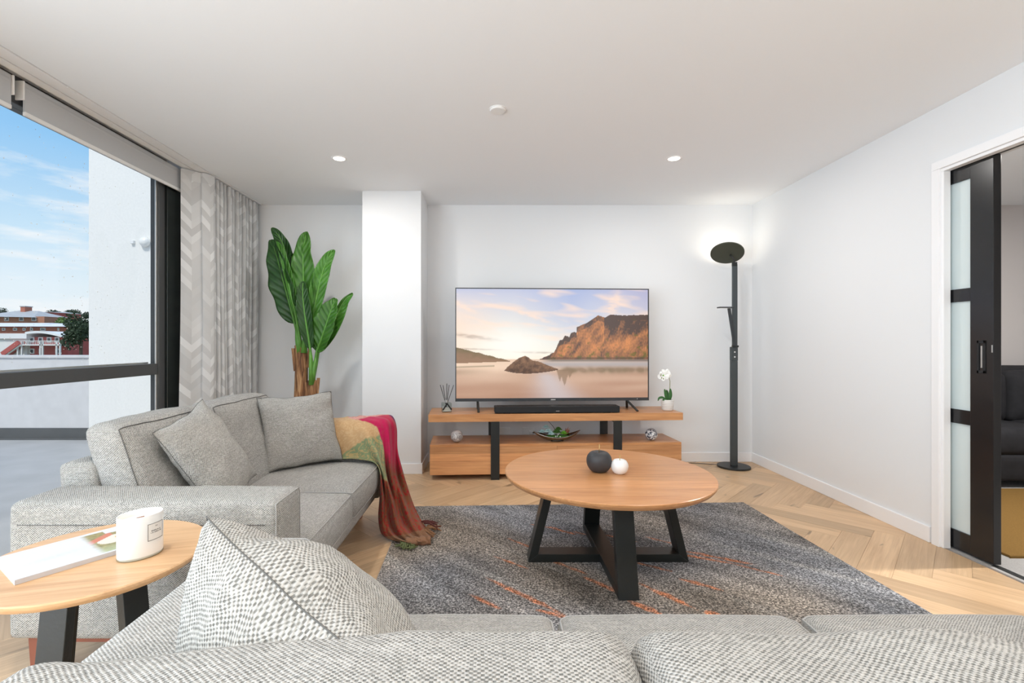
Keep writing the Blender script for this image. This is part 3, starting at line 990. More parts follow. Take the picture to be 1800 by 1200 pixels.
for s in (-1, 1):
    obj('seat_cushion', soft_box('seat_cushion', .80, .66, .20, .06, (0, 0, .03)), 'dark_velvet', ds, (s * .405, -.08, .38))
    obj('back_cushion', soft_box('back_cushion', .80, .20, .46, .07, (0, .03, .02)), 'dark_velvet', ds, (s * .405, .14, .70))
    obj('arm', soft_box('arm', .2, .82, .58, .05), 'dark_velvet', ds, (s * .93, 0, .31))
    for q in (-1, 1):
        MB().box(s * .86 - .025, s * .86 + .025, q * .34 - .025, q * .34 + .025, 0, .06).build('leg', 'black_matte', ds, .003)

# ================================================================== outside: terrace
struct('floor_terrace', MB().box(-14, -2.62, YR - 3, 6.08, -.25, -.02), 'terrace_grey')
struct('wall_parapet', MB().box(-14, -2.8, 6.06, 6.26, -.25, 1.015).box(-14, -2.8, 6.04, 6.28, 1.015, 1.045), 'concrete_parapet')
struct('trim_4', MB().box(-14, -4.87, 6.045, 6.06, -.02, .12).box(-14, -4.87, 5.985, 6.06, -.02, -.005), 'membrane_dark', 'dark upstand along the foot of the terrace parapet')
struct('wall_pier', MB().box(-4.86, -2.63, 5.75, 6.06, -.02, 4.6), 'concrete_white')
struct('trim_5', MB().box(-4.985, -4.955, 6.03, 6.06, .12, 1.015).box(-4.955, -4.86, 6.045, 6.06, .12, 1.015), 'concrete_parapet', 'pale render strip on the parapet beside the pier')
wl = thing('outdoor_light', 'round white wall light on the pale terrace pier', 'wall light', (-4.17, 5.75, 2.42))
MB().loft([[(r * math.cos(2 * PI * i / 20), y, r * math.sin(2 * PI * i / 20)) for i in range(20)] for r, y in ((.055, 0), (.06, -.02), (.05, -.05), (.02, -.065))]).build('globe', 'ceramic_white', wl, smooth=True)
MB().box(-.17, -.13, -.03, 0, -.02, .02).build('junction_box', 'white_plastic', wl, .004)
# building mass above and around the flat so that only the window lets daylight in
struct('wall_building', MB().box(-2.85, 7.4, YR - .3, YB + .2, CEIL + .26, CEIL + .6), 'concrete_white')

# ================================================================== outside: the hillside town
def hx(px, Y): return (px - 862) * Y / 835
def hz(py, Y): return 1.2 - (py - 603) * Y / 835

def hill():
    def fn(u, v):
        x = -260 + 300 * u; y = 22 + 300 * v
        z = -7 + 5.0 * (v * 300 / 60) ** 1.0 * .55 + 2.0 * mnoise.noise(Vector((x * .02, y * .02, 0)))
        return (x, y, min(z, 14) - (3 if v < .1 else 0))
    o = obj('ground_hillside', grid_mesh('ground_hillside', fn, 60, 50), 'hill_ground')
    shade(o.data); o['kind'] = 'structure'; o['label'] = 'green hillside beyond the terrace'
hill()

def window_part(b, x, y, z, w, h):
    f = MB().box(x - w / 2, x + w / 2, y - .08, y + .05, z - h / 2, z + h / 2).build('window', 'render_white', b)
    MB().box(x - w / 2 + .12, x + w / 2 - .12, y - .10, y - .07, z - h / 2 + .12, z + h / 2 - .12).build('pane', 'pane_dark', f)

def town():
    # long red block with white curved roof, stair and verandas
    Y = 60; b = thing('veranda_building', 'red building with white verandas and a curved white roof below the trees', 'building', (hx(60, Y), Y, hz(640, Y)))
    ox, oz = hx(60, Y), hz(640, Y)
    X = lambda p: hx(p, Y) - ox
    Z = lambda p: hz(p, Y) - oz
    MB().box(X(52), X(119), 0, 8, Z(660), Z(592)).build('wall', 'facade_red', b)
    MB().box(X(-60), X(53), -.4, 8, Z(660), Z(595)).build('side_wall', 'render_white', b)
    MB().box(X(-60), X(56), -.7, 8.3, Z(595), Z(586)).build('eave_roof', 'roof_white', b)
    arc = [(X(56 + 64 * i / 12), Z(592) + (Z(586) - Z(594)) * (math.sin(PI * (.30 + .62 * i / 12)) * 1.25 - .45)) for i in range(13)]
    rf = MB()
    for (xa, za), (xb, zb) in zip(arc, arc[1:]):
        rf.add([(xa, -.9, za), (xb, -.9, zb), (xb, 8.3, zb), (xa, 8.3, za), (xa, -.9, za + .28), (xb, -.9, zb + .28), (xb, 8.3, zb + .28), (xa, 8.3, za + .28)],
               [(0, 1, 2, 3), (7, 6, 5, 4), (0, 4, 5, 1), (3, 2, 6, 7), (0, 3, 7, 4), (1, 5, 6, 2)])
    rf.build('curved_roof', 'roof_white', b)
    for p in (57, 72, 87, 101):
        window_part(b, X(p), 0, Z(597), 8 * Y / 835, 9 * Y / 835)
    for p in (57, 73, 102):
        window_part(b, X(p), 0, Z(617), 8 * Y / 835, 9 * Y / 835)
    MB().box(X(50), X(121), -1.2, 0, Z(607), Z(605)).build('balcony_floor', 'render_white', b)
    for p in (47, 54, 86, 90, 114, 120):
        MB().box(X(p) - .07, X(p) + .07, -1.2, -1.05, Z(650), Z(600)).build('post', 'render_white', b)
    for k in range(24):
        p = 52 + k * 2.9
        MB().box(X(p) - .02, X(p) + .02, -1.2, -1.16, Z(605), Z(599)).build('baluster', 'render_white', b)
    MB().box(X(50), X(121), -1.22, -1.15, Z(599.5), Z(598.6)).build('hand_rail', 'render_white', b)
    MB().slab((X(24), -1.0, Z(622)), (X(52), -1.0, Z(602)), 1.0, .55, (0, 1, 0)).build('stair', 'facade_red', b)
    MB().slab((X(26), -1.3, Z(624)), (X(54), -1.3, Z(605)), .2, .3, (0, 1, 0)).build('stringer', 'render_white', b)
    # brick building with white roof
    Y2 = 74; b = thing('brick_terrace_building', 'long orange brick building with a flat white roof in the middle of the town', 'building', (hx(60, Y2), Y2, hz(600, Y2)))
    ox, oz = hx(60, Y2), hz(600, Y2)
    X = lambda p: hx(p, Y2) - ox
    Z = lambda p: hz(p, Y2) - oz
    MB().box(X(-60), X(117), 0, 9, Z(606), Z(573)).build('wall', 'brick_red', b)
    MB().add([(X(-60), -.8, Z(574)), (X(66), -.8, Z(574)), (X(66), 9, Z(574)), (X(-60), 9, Z(574)), (X(-60), 3, Z(566)), (X(60), 3, Z(566)), (X(60), 5, Z(566)), (X(-60), 5, Z(566))],
             [(0, 1, 2, 3), (4, 5, 1, 0), (5, 6, 2, 1), (6, 7, 3, 2), (7, 4, 0, 3), (4, 7, 6, 5)]).build('roof', 'roof_white', b)
    MB().add([(X(60), -.9, Z(574)), (X(119), -.9, Z(574)), (X(119), 9, Z(574)), (X(60), 9, Z(574)), (X(70), 3, Z(567)), (X(92), 3, Z(567)), (X(92), 5, Z(567)), (X(70), 5, Z(567))],
             [(0, 1, 2, 3), (4, 5, 1, 0), (5, 6, 2, 1), (6, 7, 3, 2), (7, 4, 0, 3), (4, 7, 6, 5)]).build('roof', 'roof_white', b)
    for p, w in ((7, 6), (27, 7), (43, 5), (56, 5), (76, 9), (103, 3)):
        window_part(b, X(p), 0, Z(578.5), w * Y2 / 835, 5 * Y2 / 835)
    # hip-roofed brick house with chimney
    Y3 = 92; b = thing('hip_roof_house', 'brick house with a pale grey hipped roof and a chimney on the hill', 'house', (hx(30, Y3), Y3, hz(580, Y3)))
    ox, oz = hx(30, Y3), hz(580, Y3)
    X = lambda p: hx(p, Y3) - ox
    Z = lambda p: hz(p, Y3) - oz
    MB().box(X(-30), X(78), 0, 8, Z(590), Z(556)).build('wall', 'brick_orange', b)
    MB().add([(X(-34), -.9, Z(556)), (X(66), -.9, Z(558)), (X(66), 9, Z(558)), (X(-34), 9, Z(556)), (X(0), 4, Z(543)), (X(34), 4, Z(544))],
             [(0, 1, 2, 3), (0, 4, 5, 1), (1, 5, 2), (2, 5, 4, 3), (3, 4, 0)]).build('roof', 'roof_grey', b)
    ch = MB().box(X(9), X(17), 3, 4.5, Z(552), Z(537)).build('chimney', 'brick_red', b)
    MB().box(X(8), X(18), 2.9, 4.6, Z(537), Z(535.4)).build('chimney_cap', 'roof_grey', ch)
    for p in (12, 38, 60):
        window_part(b, X(p), 0, Z(560.5), 8 * Y3 / 835, 7 * Y3 / 835)
    Y4 = 125; b = thing('pink_house', 'distant pinkish red house on the ridge beside the trees', 'house', (hx(70, Y4), Y4, hz(570, Y4)))
    ox, oz = hx(70, Y4), hz(570, Y4)
    X = lambda p: hx(p, Y4) - ox
    Z = lambda p: hz(p, Y4) - oz
    MB().box(X(50), X(96), 0, 8, Z(580), Z(548.5)).build('wall', 'facade_red', b)
    MB().add([(X(49), -.8, Z(549)), (X(97), -.8, Z(549)), (X(97), 8.8, Z(549)), (X(49), 8.8, Z(549)), (X(54), 4, Z(546.4)), (X(92), 4, Z(546.4))],
             [(0, 1, 2, 3), (0, 4, 5, 1), (1, 5, 2), (2, 5, 4, 3), (3, 4, 0)]).build('roof', 'roof_grey', b)
    for p in (64, 82):
        window_part(b, X(p), 0, Z(553), 6 * Y4 / 835, 5 * Y4 / 835)

def tree(name, label, px, py_top, py_bot, wpx, Y, mat, seed, n=900, group=None):
    rnd = random.Random(seed)
    zt, zb = hz(py_top, Y), hz(py_bot, Y); hgt = zt - zb; rad = wpx / 2 * Y / 835
    t = thing(name, label, 'tree', (hx(px, Y), Y, zb), group=group)
    MB().tube([(0, 0, -1.5), (0.1, 0, hgt * .35), (0, .1, hgt * .7)], [hgt * .04, hgt * .03, hgt * .012], 7).build('trunk', 'bark', t, smooth=True)
    mb = MB(); lobes = [(rnd.uniform(-.5, .5), rnd.uniform(-.5, .5), rnd.uniform(.25, .82), rnd.uniform(.35, .55)) for _ in range(9)] + [(0, 0, .55, .7)]
    for k in range(n):
        lx, ly, lz, lr = rnd.choice(lobes)
        d = Vector((rnd.gauss(0, 1), rnd.gauss(0, 1), rnd.gauss(0, 1))).normalized() * (rnd.random() ** .35)
        c = Vector(((lx + d.x * lr) * rad, (ly + d.y * lr) * rad, (lz + d.z * lr * .42) * hgt))
        s = rad * rnd.uniform(.05, .11)
        a = Vector((rnd.gauss(0, 1), rnd.gauss(0, 1), rnd.gauss(0, 1))).normalized(); b_ = a.orthogonal().normalized()
        mb.add([c + a * s, c + b_ * s * .7, c - a * s, c - b_ * s * .7], [(0, 1, 2, 3)])
    o = mb.build('foliage', mat, t); o['kind'] = 'stuff'
    return t
town()
tree('broad_tree', 'dark bushy tree in front of the veranda building beside the pier', 141, 549, 628, 52, 52, 'foliage_dark', 4, 2600)
tree('broad_tree', 'light green tree behind the brick building roof', 117, 553, 590, 36, 90, 'foliage_mid', 9, 1300)
for k, (px, top, w, lab) in enumerate(((40, 546, 30, 'dark tree on the distant ridge just right of the chimney'), (104, 545, 34, 'dark tree on the distant ridge right of the pink house'),
                                  (126, 543, 26, 'tallest dark tree on the distant ridge above the light green tree'), (150, 545, 34, 'dark tree on the distant ridge next to the terrace pier'),
                                  (4, 540, 22, 'dark tree on the distant ridge left of the chimney at the picture edge'))):
    tree('ridge_tree', lab, px, top, 566, w, 150, 'foliage_ridge', 20 + k, 700, 'ridge trees')

# ================================================================== rug
def rug():
    W, D = 2.50, 1.98
    cx, cy, a = .675, 2.515, math.radians(2.0)
    t = thing('area_rug', 'dark grey speckled rug with orange streaks under the coffee table', 'rug', (cx, cy, 0), a)
    segs = [((-.02, 2.405), (.33, 2.07), .013), ((.73, 2.36), (.92, 2.12), .014), ((.37, 3.08), (.53, 2.95), .013), ((.26, 3.12), (.40, 3.05), .008),
            ((.33, 2.60), (.50, 2.44), .012), ((.47, 2.42), (.62, 2.26), .013), ((.60, 2.24), (.78, 2.04), .016), ((.95, 2.11), (1.0, 2.05), .02),
            ((1.10, 2.72), (1.42, 2.55), .012), ((1.06, 2.68), (1.30, 2.56), .011), ((.70, 2.95), (.88, 2.84), .011), ((.95, 2.92), (1.10, 2.80), .008),
            ((.10, 2.9), (.28, 2.72), .008), ((-.1, 2.25), (.05, 2.12), .010), ((.95, 2.40), (1.12, 2.28), .010), ((.78, 2.58), (.95, 2.47), .009),
            ((.52, 3.0), (.62, 2.93), .007), ((.2, 2.12), (.33, 2.06), .012), ((1.25, 2.6), (1.5, 2.42), .007), ((.02, 2.65), (.2, 2.5), .006)]
    ca, sa = math.cos(a), math.sin(a)
    def col(u, v):
        x, y = (u - .5) * W, (v - .5) * D
        wx, wy = cx + x * ca - y * sa, cy + x * sa + y * ca
        d = (wx * .69 + wy * .72, wx * .72 - wy * .69)           # across / along the streaks
        n1 = mnoise.noise(Vector((d[0] * 5, d[1] * 1.2, 0))); n2 = mnoise.noise(Vector((d[0] * 14, d[1] * 3, 4)))
        n3 = mnoise.noise(Vector((wx * 1.4, wy * 1.6, 8)))
        g = .20 * (1 + .55 * n1 + .34 * n2)
        base = Vector((g * .98, g * 1.0, g * 1.06))
        warm = min(1, max(0, .35 + n3 * 1.3 - (wx - .2) * .8 if wx < .2 else .30 + n3 * 1.3))
        base = base.lerp(Vector((g * 1.12, g * .98, g * .84)), warm)
        pale = max(0, mnoise.noise(Vector((d[0] * 9, d[1] * 1.0, 13))) - .25) * 1.4
        base = base.lerp(Vector((.36, .35, .33)), min(.6, pale))
        s = 0
        for p, q, wd in segs:
            px, py = q[0] - p[0], q[1] - p[1]; L = math.hypot(px, py)
            tt = ((wx - p[0]) * px + (wy - p[1]) * py) / L / L
            if -.05 < tt < 1.05:
                dd = abs((wx - p[0]) * -py + (wy - p[1]) * px) / L
                wob = wd * 1.5 * (.75 + .7 * mnoise.noise(Vector((wx * 18, wy * 18, 3)))) * (1 - abs(2 * tt - 1) ** 3)
                s = max(s, min(1, max(0, (wob - dd) / .006 + .5)))
        s *= .70 + .6 * mnoise.noise(Vector((wx * 30, wy * 30, 5)))
        base = base.lerp(Vector((.50, .185, .085)), min(.9, max(0, s)))
        return tuple(base)
    nu, nv = 300, 238
    def fn(u, v):
        x, y = (u - .5) * W, (v - .5) * D
        return (x, y, .0125 + .0012 * mnoise.noise(Vector((x * 40, y * 40, 0))))
    obj('pile', grid_mesh('pile', fn, nu, nv, cols={'Col': col}), 'rug_pile', t)
    e = MB().box(-W / 2 - .003, W / 2 + .003, -D / 2 - .003, D / 2 + .003, .0005, .0105)
    e.build('backing', 'carpet_grey', t)
rug()

# ================================================================== staved round table tops, crossed black legs
def round_top(parent, r, z, thick, wst, mat='tassie_oak', ang=0.0):
    n = 96
    circ = lambda rr: [(rr * math.cos(2 * PI * i / n), rr * math.sin(2 * PI * i / n)) for i in range(n)]
    k = int(math.ceil(2 * r / wst)); y = -r
    for i in range(k):
        a, b = -r + i * 2 * r / k, -r + (i + 1) * 2 * r / k
        g = .0002
        prof = ((r - .012, 0), (r - .002, thick * .45), (r, thick * .62), (r, thick - .003), (r - .003, thick))
        rings = []
        ok = True
        for rr, zz in prof:
            # sampled outline of the strip so that every level has the same vertex count
            m = 24; lo, hi = max(a + g, -rr + 1e-4), min(b - g, rr - 1e-4)
            ys = [lo + (hi - lo) * j / m for j in range(m + 1)]
            ring = [(math.sqrt(max(0, rr * rr - yy * yy)), yy, zz) for yy in ys] + [(-math.sqrt(max(0, rr * rr - yy * yy)), yy, zz) for yy in reversed(ys)]
            rings.append(ring)
        o = MB().loft(rings).build('stave', mat, parent)
        o.location = (0, 0, z); o.rotation_euler = (0, 0, ang)
        shade(o.data, 35)

def cross_frame(parent, half, top_half, w, t, h, ang, mat='black_stain', lift=0.0):
    """trapezoid frame in a vertical plane: floor bar and two leaning legs, mitred"""
    c, s = math.cos(ang), math.sin(ang)
    def P(u, v, z): return (u * c - v * s, u * s + v * c, z)
    def extr(poly, name, bev=.002):
        mb = MB(); n = len(poly)
        mb.add([P(u, -w / 2, z) for u, z in poly] + [P(u, w / 2, z) for u, z in poly],
               [tuple(range(n - 1, -1, -1)), tuple(range(n, 2 * n))] + [(i, (i + 1) % n, n + (i + 1) % n, n + i) for i in range(n)])
        return mb.build(name, mat, parent, bev)
    lean = (half - top_half) / h
    inn = t * math.sqrt(1 + lean * lean) * 1.0
    extr([(-half, lift), (half, lift), (half - lean * t - inn * .999, lift + t), (-(half - lean * t - inn * .999), lift + t)], 'floor_bar')
    for sgn in (-1, 1):
        extr([(sgn * half, lift + .0002), (sgn * (half - lean * t - inn), lift + t + .0002), (sgn * (top_half - inn), h), (sgn * top_half, h)], 'leg')
    extr([(-top_half + inn + .001, h - t * .8), (top_half - inn - .001, h - t * .8), (top_half - inn - .001, h), (-top_half + inn + .001, h)], 'top_bar')

ct = thing('coffee_table', 'round timber coffee table with crossed black legs on the rug', 'coffee table', (.640, 2.62, .0142))
round_top(ct, .558, .4530, .029, .125)
cross_frame(ct, .436, .325, .095, .043, .4525, 0.0)
cross_frame(ct, .430, .325, .095, .0435, .4527, PI / 2)

stb = thing('side_table', 'small round timber side table with slanted black legs between the sofas', 'side table', (-1.094, 1.325, 0))
round_top(stb, .2655, .588, .022, .14, mat='glare_oak', ang=.25)
cross_frame(stb, .235, .155, .062, .030, .5875, math.radians(-82))
cross_frame(stb, .235, .155, .062, .0305, .5877, math.radians(-22))

def apple(name, label, x, y, z, r, hgt, stem, mat):
    t = thing(name, label, 'ornament', (x, y, z))
    prof = []
    for i in range(25):
        a = -PI / 2 + PI * i / 24
        rr = r * math.cos(a) ** .80 if math.cos(a) > 1e-6 else 0
        rr *= 1 + .06 * math.sin(a)
        zz = hgt / 2 + hgt / 2 * math.sin(a)
        zz -= hgt * .16 * math.exp(-(rr / (r * .33)) ** 2) * (1 if a > 0 else -.4)
        prof.append((max(rr, .0004), zz))
    zmin = min(p[1] for p in prof)
    prof = [(a, b - zmin) for a, b in prof]
    MB().lathe(prof, 40).build('body', mat, t, smooth=True)
    top = prof[-1][1]
    MB().tube([(0, 0, top - .004), (.001, 0, top + stem * .5), (.002, 0, top + stem)], [.0022, .002, .003], 8).build('stem', 'brass', t, smooth=True)
apple('black_apple', 'matte black ceramic apple with a brass stem on the coffee table', .596, 2.605, .4952, .0685, .124, .05, 'ceramic_charcoal')
apple('white_apple', 'small white ceramic apple with a brass stem on the coffee table', .698, 2.565, .4952, .046, .086, .034, 'ceramic_white')

# ================================================================== candle and magazine on the side table
TZ = .6102
cd = thing('candle', 'white oval glass candle with a paper label on the side table', 'candle', (-.976, 1.325, TZ), math.radians(55.6))
el = lambda sc, z, n=48, a=.0545, b=.043: [(a * sc * math.cos(2 * PI * i / n), b * sc * math.sin(2 * PI * i / n), z) for i in range(n)]
MB().loft([el(.93, 0), el(.98, .003), el(1, .008), el(1, .115), el(.985, .1165), el(.93, .115), el(.92, .100), el(.92, .098)]).build('jar', 'candle_glass', cd, smooth=True)
MB().loft([el(.915, .090), el(.915, .1005), el(.90, .1012)]).build('wax', 'wax', cd, smooth=False)
MB().box(-.009, .009, -.001, .001, .100, .106).build('wick', 'red_wood', cd)
MB().loft([el(.985, -.0004), el(1.004, .002), el(1.004, .006), el(1.001, .0075)]).build('foot', 'bottle_glass', cd, smooth=True)
def label_strip(name, th0, th1, z0, z1, off, mat, parent):
    m = 8
    vs = []; 
    for j in range(m + 1):
        th = th0 + (th1 - th0) * j / m
        for z in (z0, z1):
            vs.append(((.0545 + off) * math.cos(th), (.043 + off) * math.sin(th), z))
    fs = [(2 * j, 2 * j + 2, 2 * j + 3, 2 * j + 1) for j in range(m)]
    return MB().add(vs, fs).build(name, mat, parent)
T0, T1 = math.radians(-88), math.radians(-38)
lb = label_strip('label', T0, T1, .046, .092, .0005, 'label_paper', cd)
for a, b, c, d in ((T0, T1, .046, .0472), (T0, T1, .0908, .092), (T0, T0 + .02, .046, .092), (T1 - .02, T1, .046, .092)):
    label_strip('label_border', a, b, c, d, .0009, 'ink', lb)
def print_line(z, th0, th1, n, hgt):
    rnd = random.Random(int(z * 1e4)); dth = (th1 - th0) / n
    for i in range(n):
        label_strip('letter', th0 + dth * (i + .15), th0 + dth * (i + .15 + rnd.choice((.35, .6, .6))), z, z + hgt * rnd.choice((.7, 1, 1)), .0009, 'ink', lb)
print_line(.0705, math.radians(-79), math.radians(-48), 9, .0030)
print_line(.0655, math.radians(-81), math.radians(-46), 10, .0030)
print_line(.0815, math.radians(-67), math.radians(-59), 2, .0035)

def magazine():
    e1 = (.565, .825); th = math.atan2(e1[1], e1[0])
    P0 = (-1.159, 1.157); L, Wd, T = .285, .21, .0125
    t = thing('magazine', 'white-covered magazine with a field photo lying on the side table', 'magazine', (P0[0], P0[1], TZ), th)
    MB().box(.0015, L - .001, .001, Wd - .002, .0008, T - .001).build('pages', 'paper_edge', t)
    MB().box(0, L, 0, Wd, 0, .0008).build('back_cover', 'label_paper', t)
    white = srgb(204, 205, 208)
    def col(u, v):
        n = mnoise.noise(Vector((u * 9, v * 22, 0))); n2 = mnoise.noise(Vector((u * 40, v * 14, 3)))
        c = Vector(white)
        # faint grey wash of the cover artwork
        g = math.exp(-((v - .42 - .12 * (u - .3)) / .06) ** 2) * math.exp(-((u - .32) / .2) ** 2) * (.55 + .5 * n2)
        c = c.lerp(Vector(srgb(190, 190, 192)), max(0, min(.6, g)))
        e = .60 + .012 * n
        if u > e and .04 < v < .92:
            f = min(1, (u - e) / .06)
            k = .5 + .5 * n2 + .3 * n
            pic = Vector(srgb(168, 156, 104)).lerp(Vector(srgb(112, 104, 62)), max(0, min(1, k)))
            pic = pic.lerp(Vector(srgb(176, 190, 158)), max(0, min(.7, (.35 - v) * 2.2)))
            if ((u - .80) / .13) ** 2 + ((v - .50 - .2 * (u - .8)) / .17) ** 2 < 1: pic = Vector(srgb(212, 204, 192))
            if ((u - .845) / .015) ** 2 + ((v - .55) / .03) ** 2 < 1: pic = Vector(srgb(205, 165, 60))
            dd = abs((v - .62) - .9 * (u - .70))
            if .61 < u < .84 and dd < .07: pic = Vector(srgb(190, 116, 92))
            if u > .80 and v > .80 - .2 * (u - .8) and u < .92: pic = Vector(srgb(205, 208, 222))
            c = c.lerp(pic, f)
        return tuple(c)
    me = grid_mesh('front_cover', lambda u, v: (u * L, v * Wd, T), 110, 80, cols={'Col': col})
    obj('front_cover', me, 'cover_print', t)
    MB().box(0, L, -.0006, .0010, .0004, T - .0002).build('spine', 'paper_edge', t)
magazine()

# ================================================================== sofas
def piping(parent, pts, r=.0038):
    return MB().tube(pts, r, 6).build('piping', 'piping_grey', parent, smooth=True)

def sofa(name, label, seats, sw, loc, rotz, back_drop=0.0, back_shift=0.0, seed=0, cush_gap=.006, arms=True):
    """local frame: sits along X, faces +Y; origin at the middle of the back edge on the floor"""
    t = thing(name, label, 'sofa', loc, rotz)
    AW, D = .215, .93
    tot = seats * sw + 2 * AW
    z0 = .175
    # timber plinth and legs
    MB().box(-tot / 2 + .06, tot / 2 - .06, .05, .075, .14, z0).box(-tot / 2 + .06, tot / 2 - .06, D - .075, D - .05, .14, z0)\
        .box(-tot / 2 + .05, -tot / 2 + .075, .05, D - .05, .14, z0).box(tot / 2 - .075, tot / 2 - .05, .05, D - .05, .14, z0).build('plinth', 'red_wood', t, .002)
    for sx in (-1, 1):
        for y in (.07, D - .17):
            x = sx * (tot / 2 - .07)
            MB().loft([[(x + a * s, y + b * s, z) for a, b in ((-.5, -.5), (.5, -.5), (.5, .5), (-.5, .5))] for s, z in ((.05, 0), (.062, .1745))]).build('leg', 'red_wood', t, .003)
    obj('base', soft_box('base', tot - 2 * AW + .01, D - .05, .12, .018, (0, 0, 0)), 'sofa_weave', t, (0, D / 2 + .012, z0 + .06))
    # back frame, slightly raked
    def rake(q): return (q.x, q.y - (q.z) * .10, q.z)
    obj('back_frame', soft_box('back_frame', tot - 2 * AW + .02, .15, .735 - z0, .03, (0, .0, 0), deform=rake), 'sofa_weave', t, (0, .085, (z0 + .735) / 2))
    if arms:
        for sx in (-1, 1):
            me, wl_ = soft_box('arm', AW, D, .65 - z0, .024, (.004, .004, .004), wr=.002, seed=seed + sx, welts=[(1, 1, True)])
            a = obj('arm', me, 'sofa_weave', t, (sx * (tot / 2 - AW / 2), D / 2 + .005, (z0 + .65) / 2))
            piping(a, wl_[0], .0022)
            hz_ = (.65 - z0) / 2
            for sy in (-1, 1):
                MB().tube([(sy * (AW / 2 + .0035), -D / 2 + .04, hz_ - .075), (sy * (AW / 2 + .006), 0, hz_ - .075), (sy * (AW / 2 + .0035), D / 2 - .04, hz_ - .075)], .0012, 6).build('seam', 'seam_dark', a, smooth=True)
    for k in range(seats):
        x = (k - (seats - 1) / 2) * sw
        me, wl_ = soft_box('seat_cushion', sw - cush_gap, .76, .155, .040, (.004, .012, .022), wr=.003, seed=seed + k, welts=[(2, 1, True), (2, -1, True)])
        c = obj('seat_cushion', me, 'sofa_weave', t, (x, .575, .345))
        for w_ in wl_: piping(c, w_, .0030)
    for k in range(seats):
        x = (k - (seats - 1) / 2) * sw
        # plump back cushion leaning on the frame; tufted once across
        def lean(q, k=k):
            y = q.y - q.z * .34
            zz = q.z
            if q.y > .05:
                d = math.exp(-((q.z - .07) / .035) ** 2) * (math.exp(-((q.x - .12) / .12) ** 2) + math.exp(-((q.x + .12) / .12) ** 2))
                y -= .012 * d
            if q.z > .12: zz += .006 * mnoise.noise(Vector((q.x * 5, k * 3 + seed, 2)))
            if seats == 3 and q.z > 0:
                side = max(0.0, min(1.0, (.12 - q.x) / .45)) if k == 0 else max(0.0, min(1.0, (q.x - .05) / .30))
                zz -= (.040 if k == 0 else .026) * side * side * (3 - 2 * side) * (q.z / .24)
            return (q.x, y, zz)
        grow = .13 if (seats == 3 and k == 0) else 0.0
        me, wl_ = soft_box('back_cushion', sw - cush_gap + grow, .155 if seats == 2 else .20, .475, .042, (.006, .030, .016 if seats == 2 else .007), wr=.006 if seats == 2 else .009, seed=seed * 3 + k + 10, deform=lean, welts=[(1, 1, True)])
        c = obj('back_cushion', me, 'sofa_weave', t, (x - grow / 2, (.220 if seats == 2 else .262) - back_shift, .635 - back_drop))
        if seats == 2:
            MB().tube(wl_[0], .0020, 6).build('piping', 'seam_dark', c, smooth=True)
    return t

# two-seater along the window: faces +X
sofa('two_seat_sofa', 'grey woven two-seat sofa along the window with a throw on its far arm', 2, .635, (-1.67, 2.485, 0), -PI / 2, seed=1)
# three-seater the photograph looks over: faces +Y
sofa('three_seat_sofa', 'grey woven three-seat sofa in the foreground seen from behind its back cushions', 3, .69, (.53, .42, 0), 0, back_drop=.055, back_shift=.05, seed=5)

add_pillow('scatter_pillow', 'grey woven pillow standing near the front arm of the two-seat sofa', (-1.295, 2.20, .675), (-.04, .35, .075), (-.22, -.10, .415), .43, .47, .17, 1)
add_pillow('scatter_pillow', 'grey woven pillow on the two-seat sofa beside the throw, below the plant', (-1.185, 2.97, .660), (.32, .26, .01), (-.13, .12, .42), .46, .46, .15, 2, .009)
add_pillow3('scatter_pillow', 'large grey woven pillow in the corner of the foreground sofa', (-.535, .85, .91), (-.165, .60, .805), (-.435, .98, .445), .34, 3, .012)

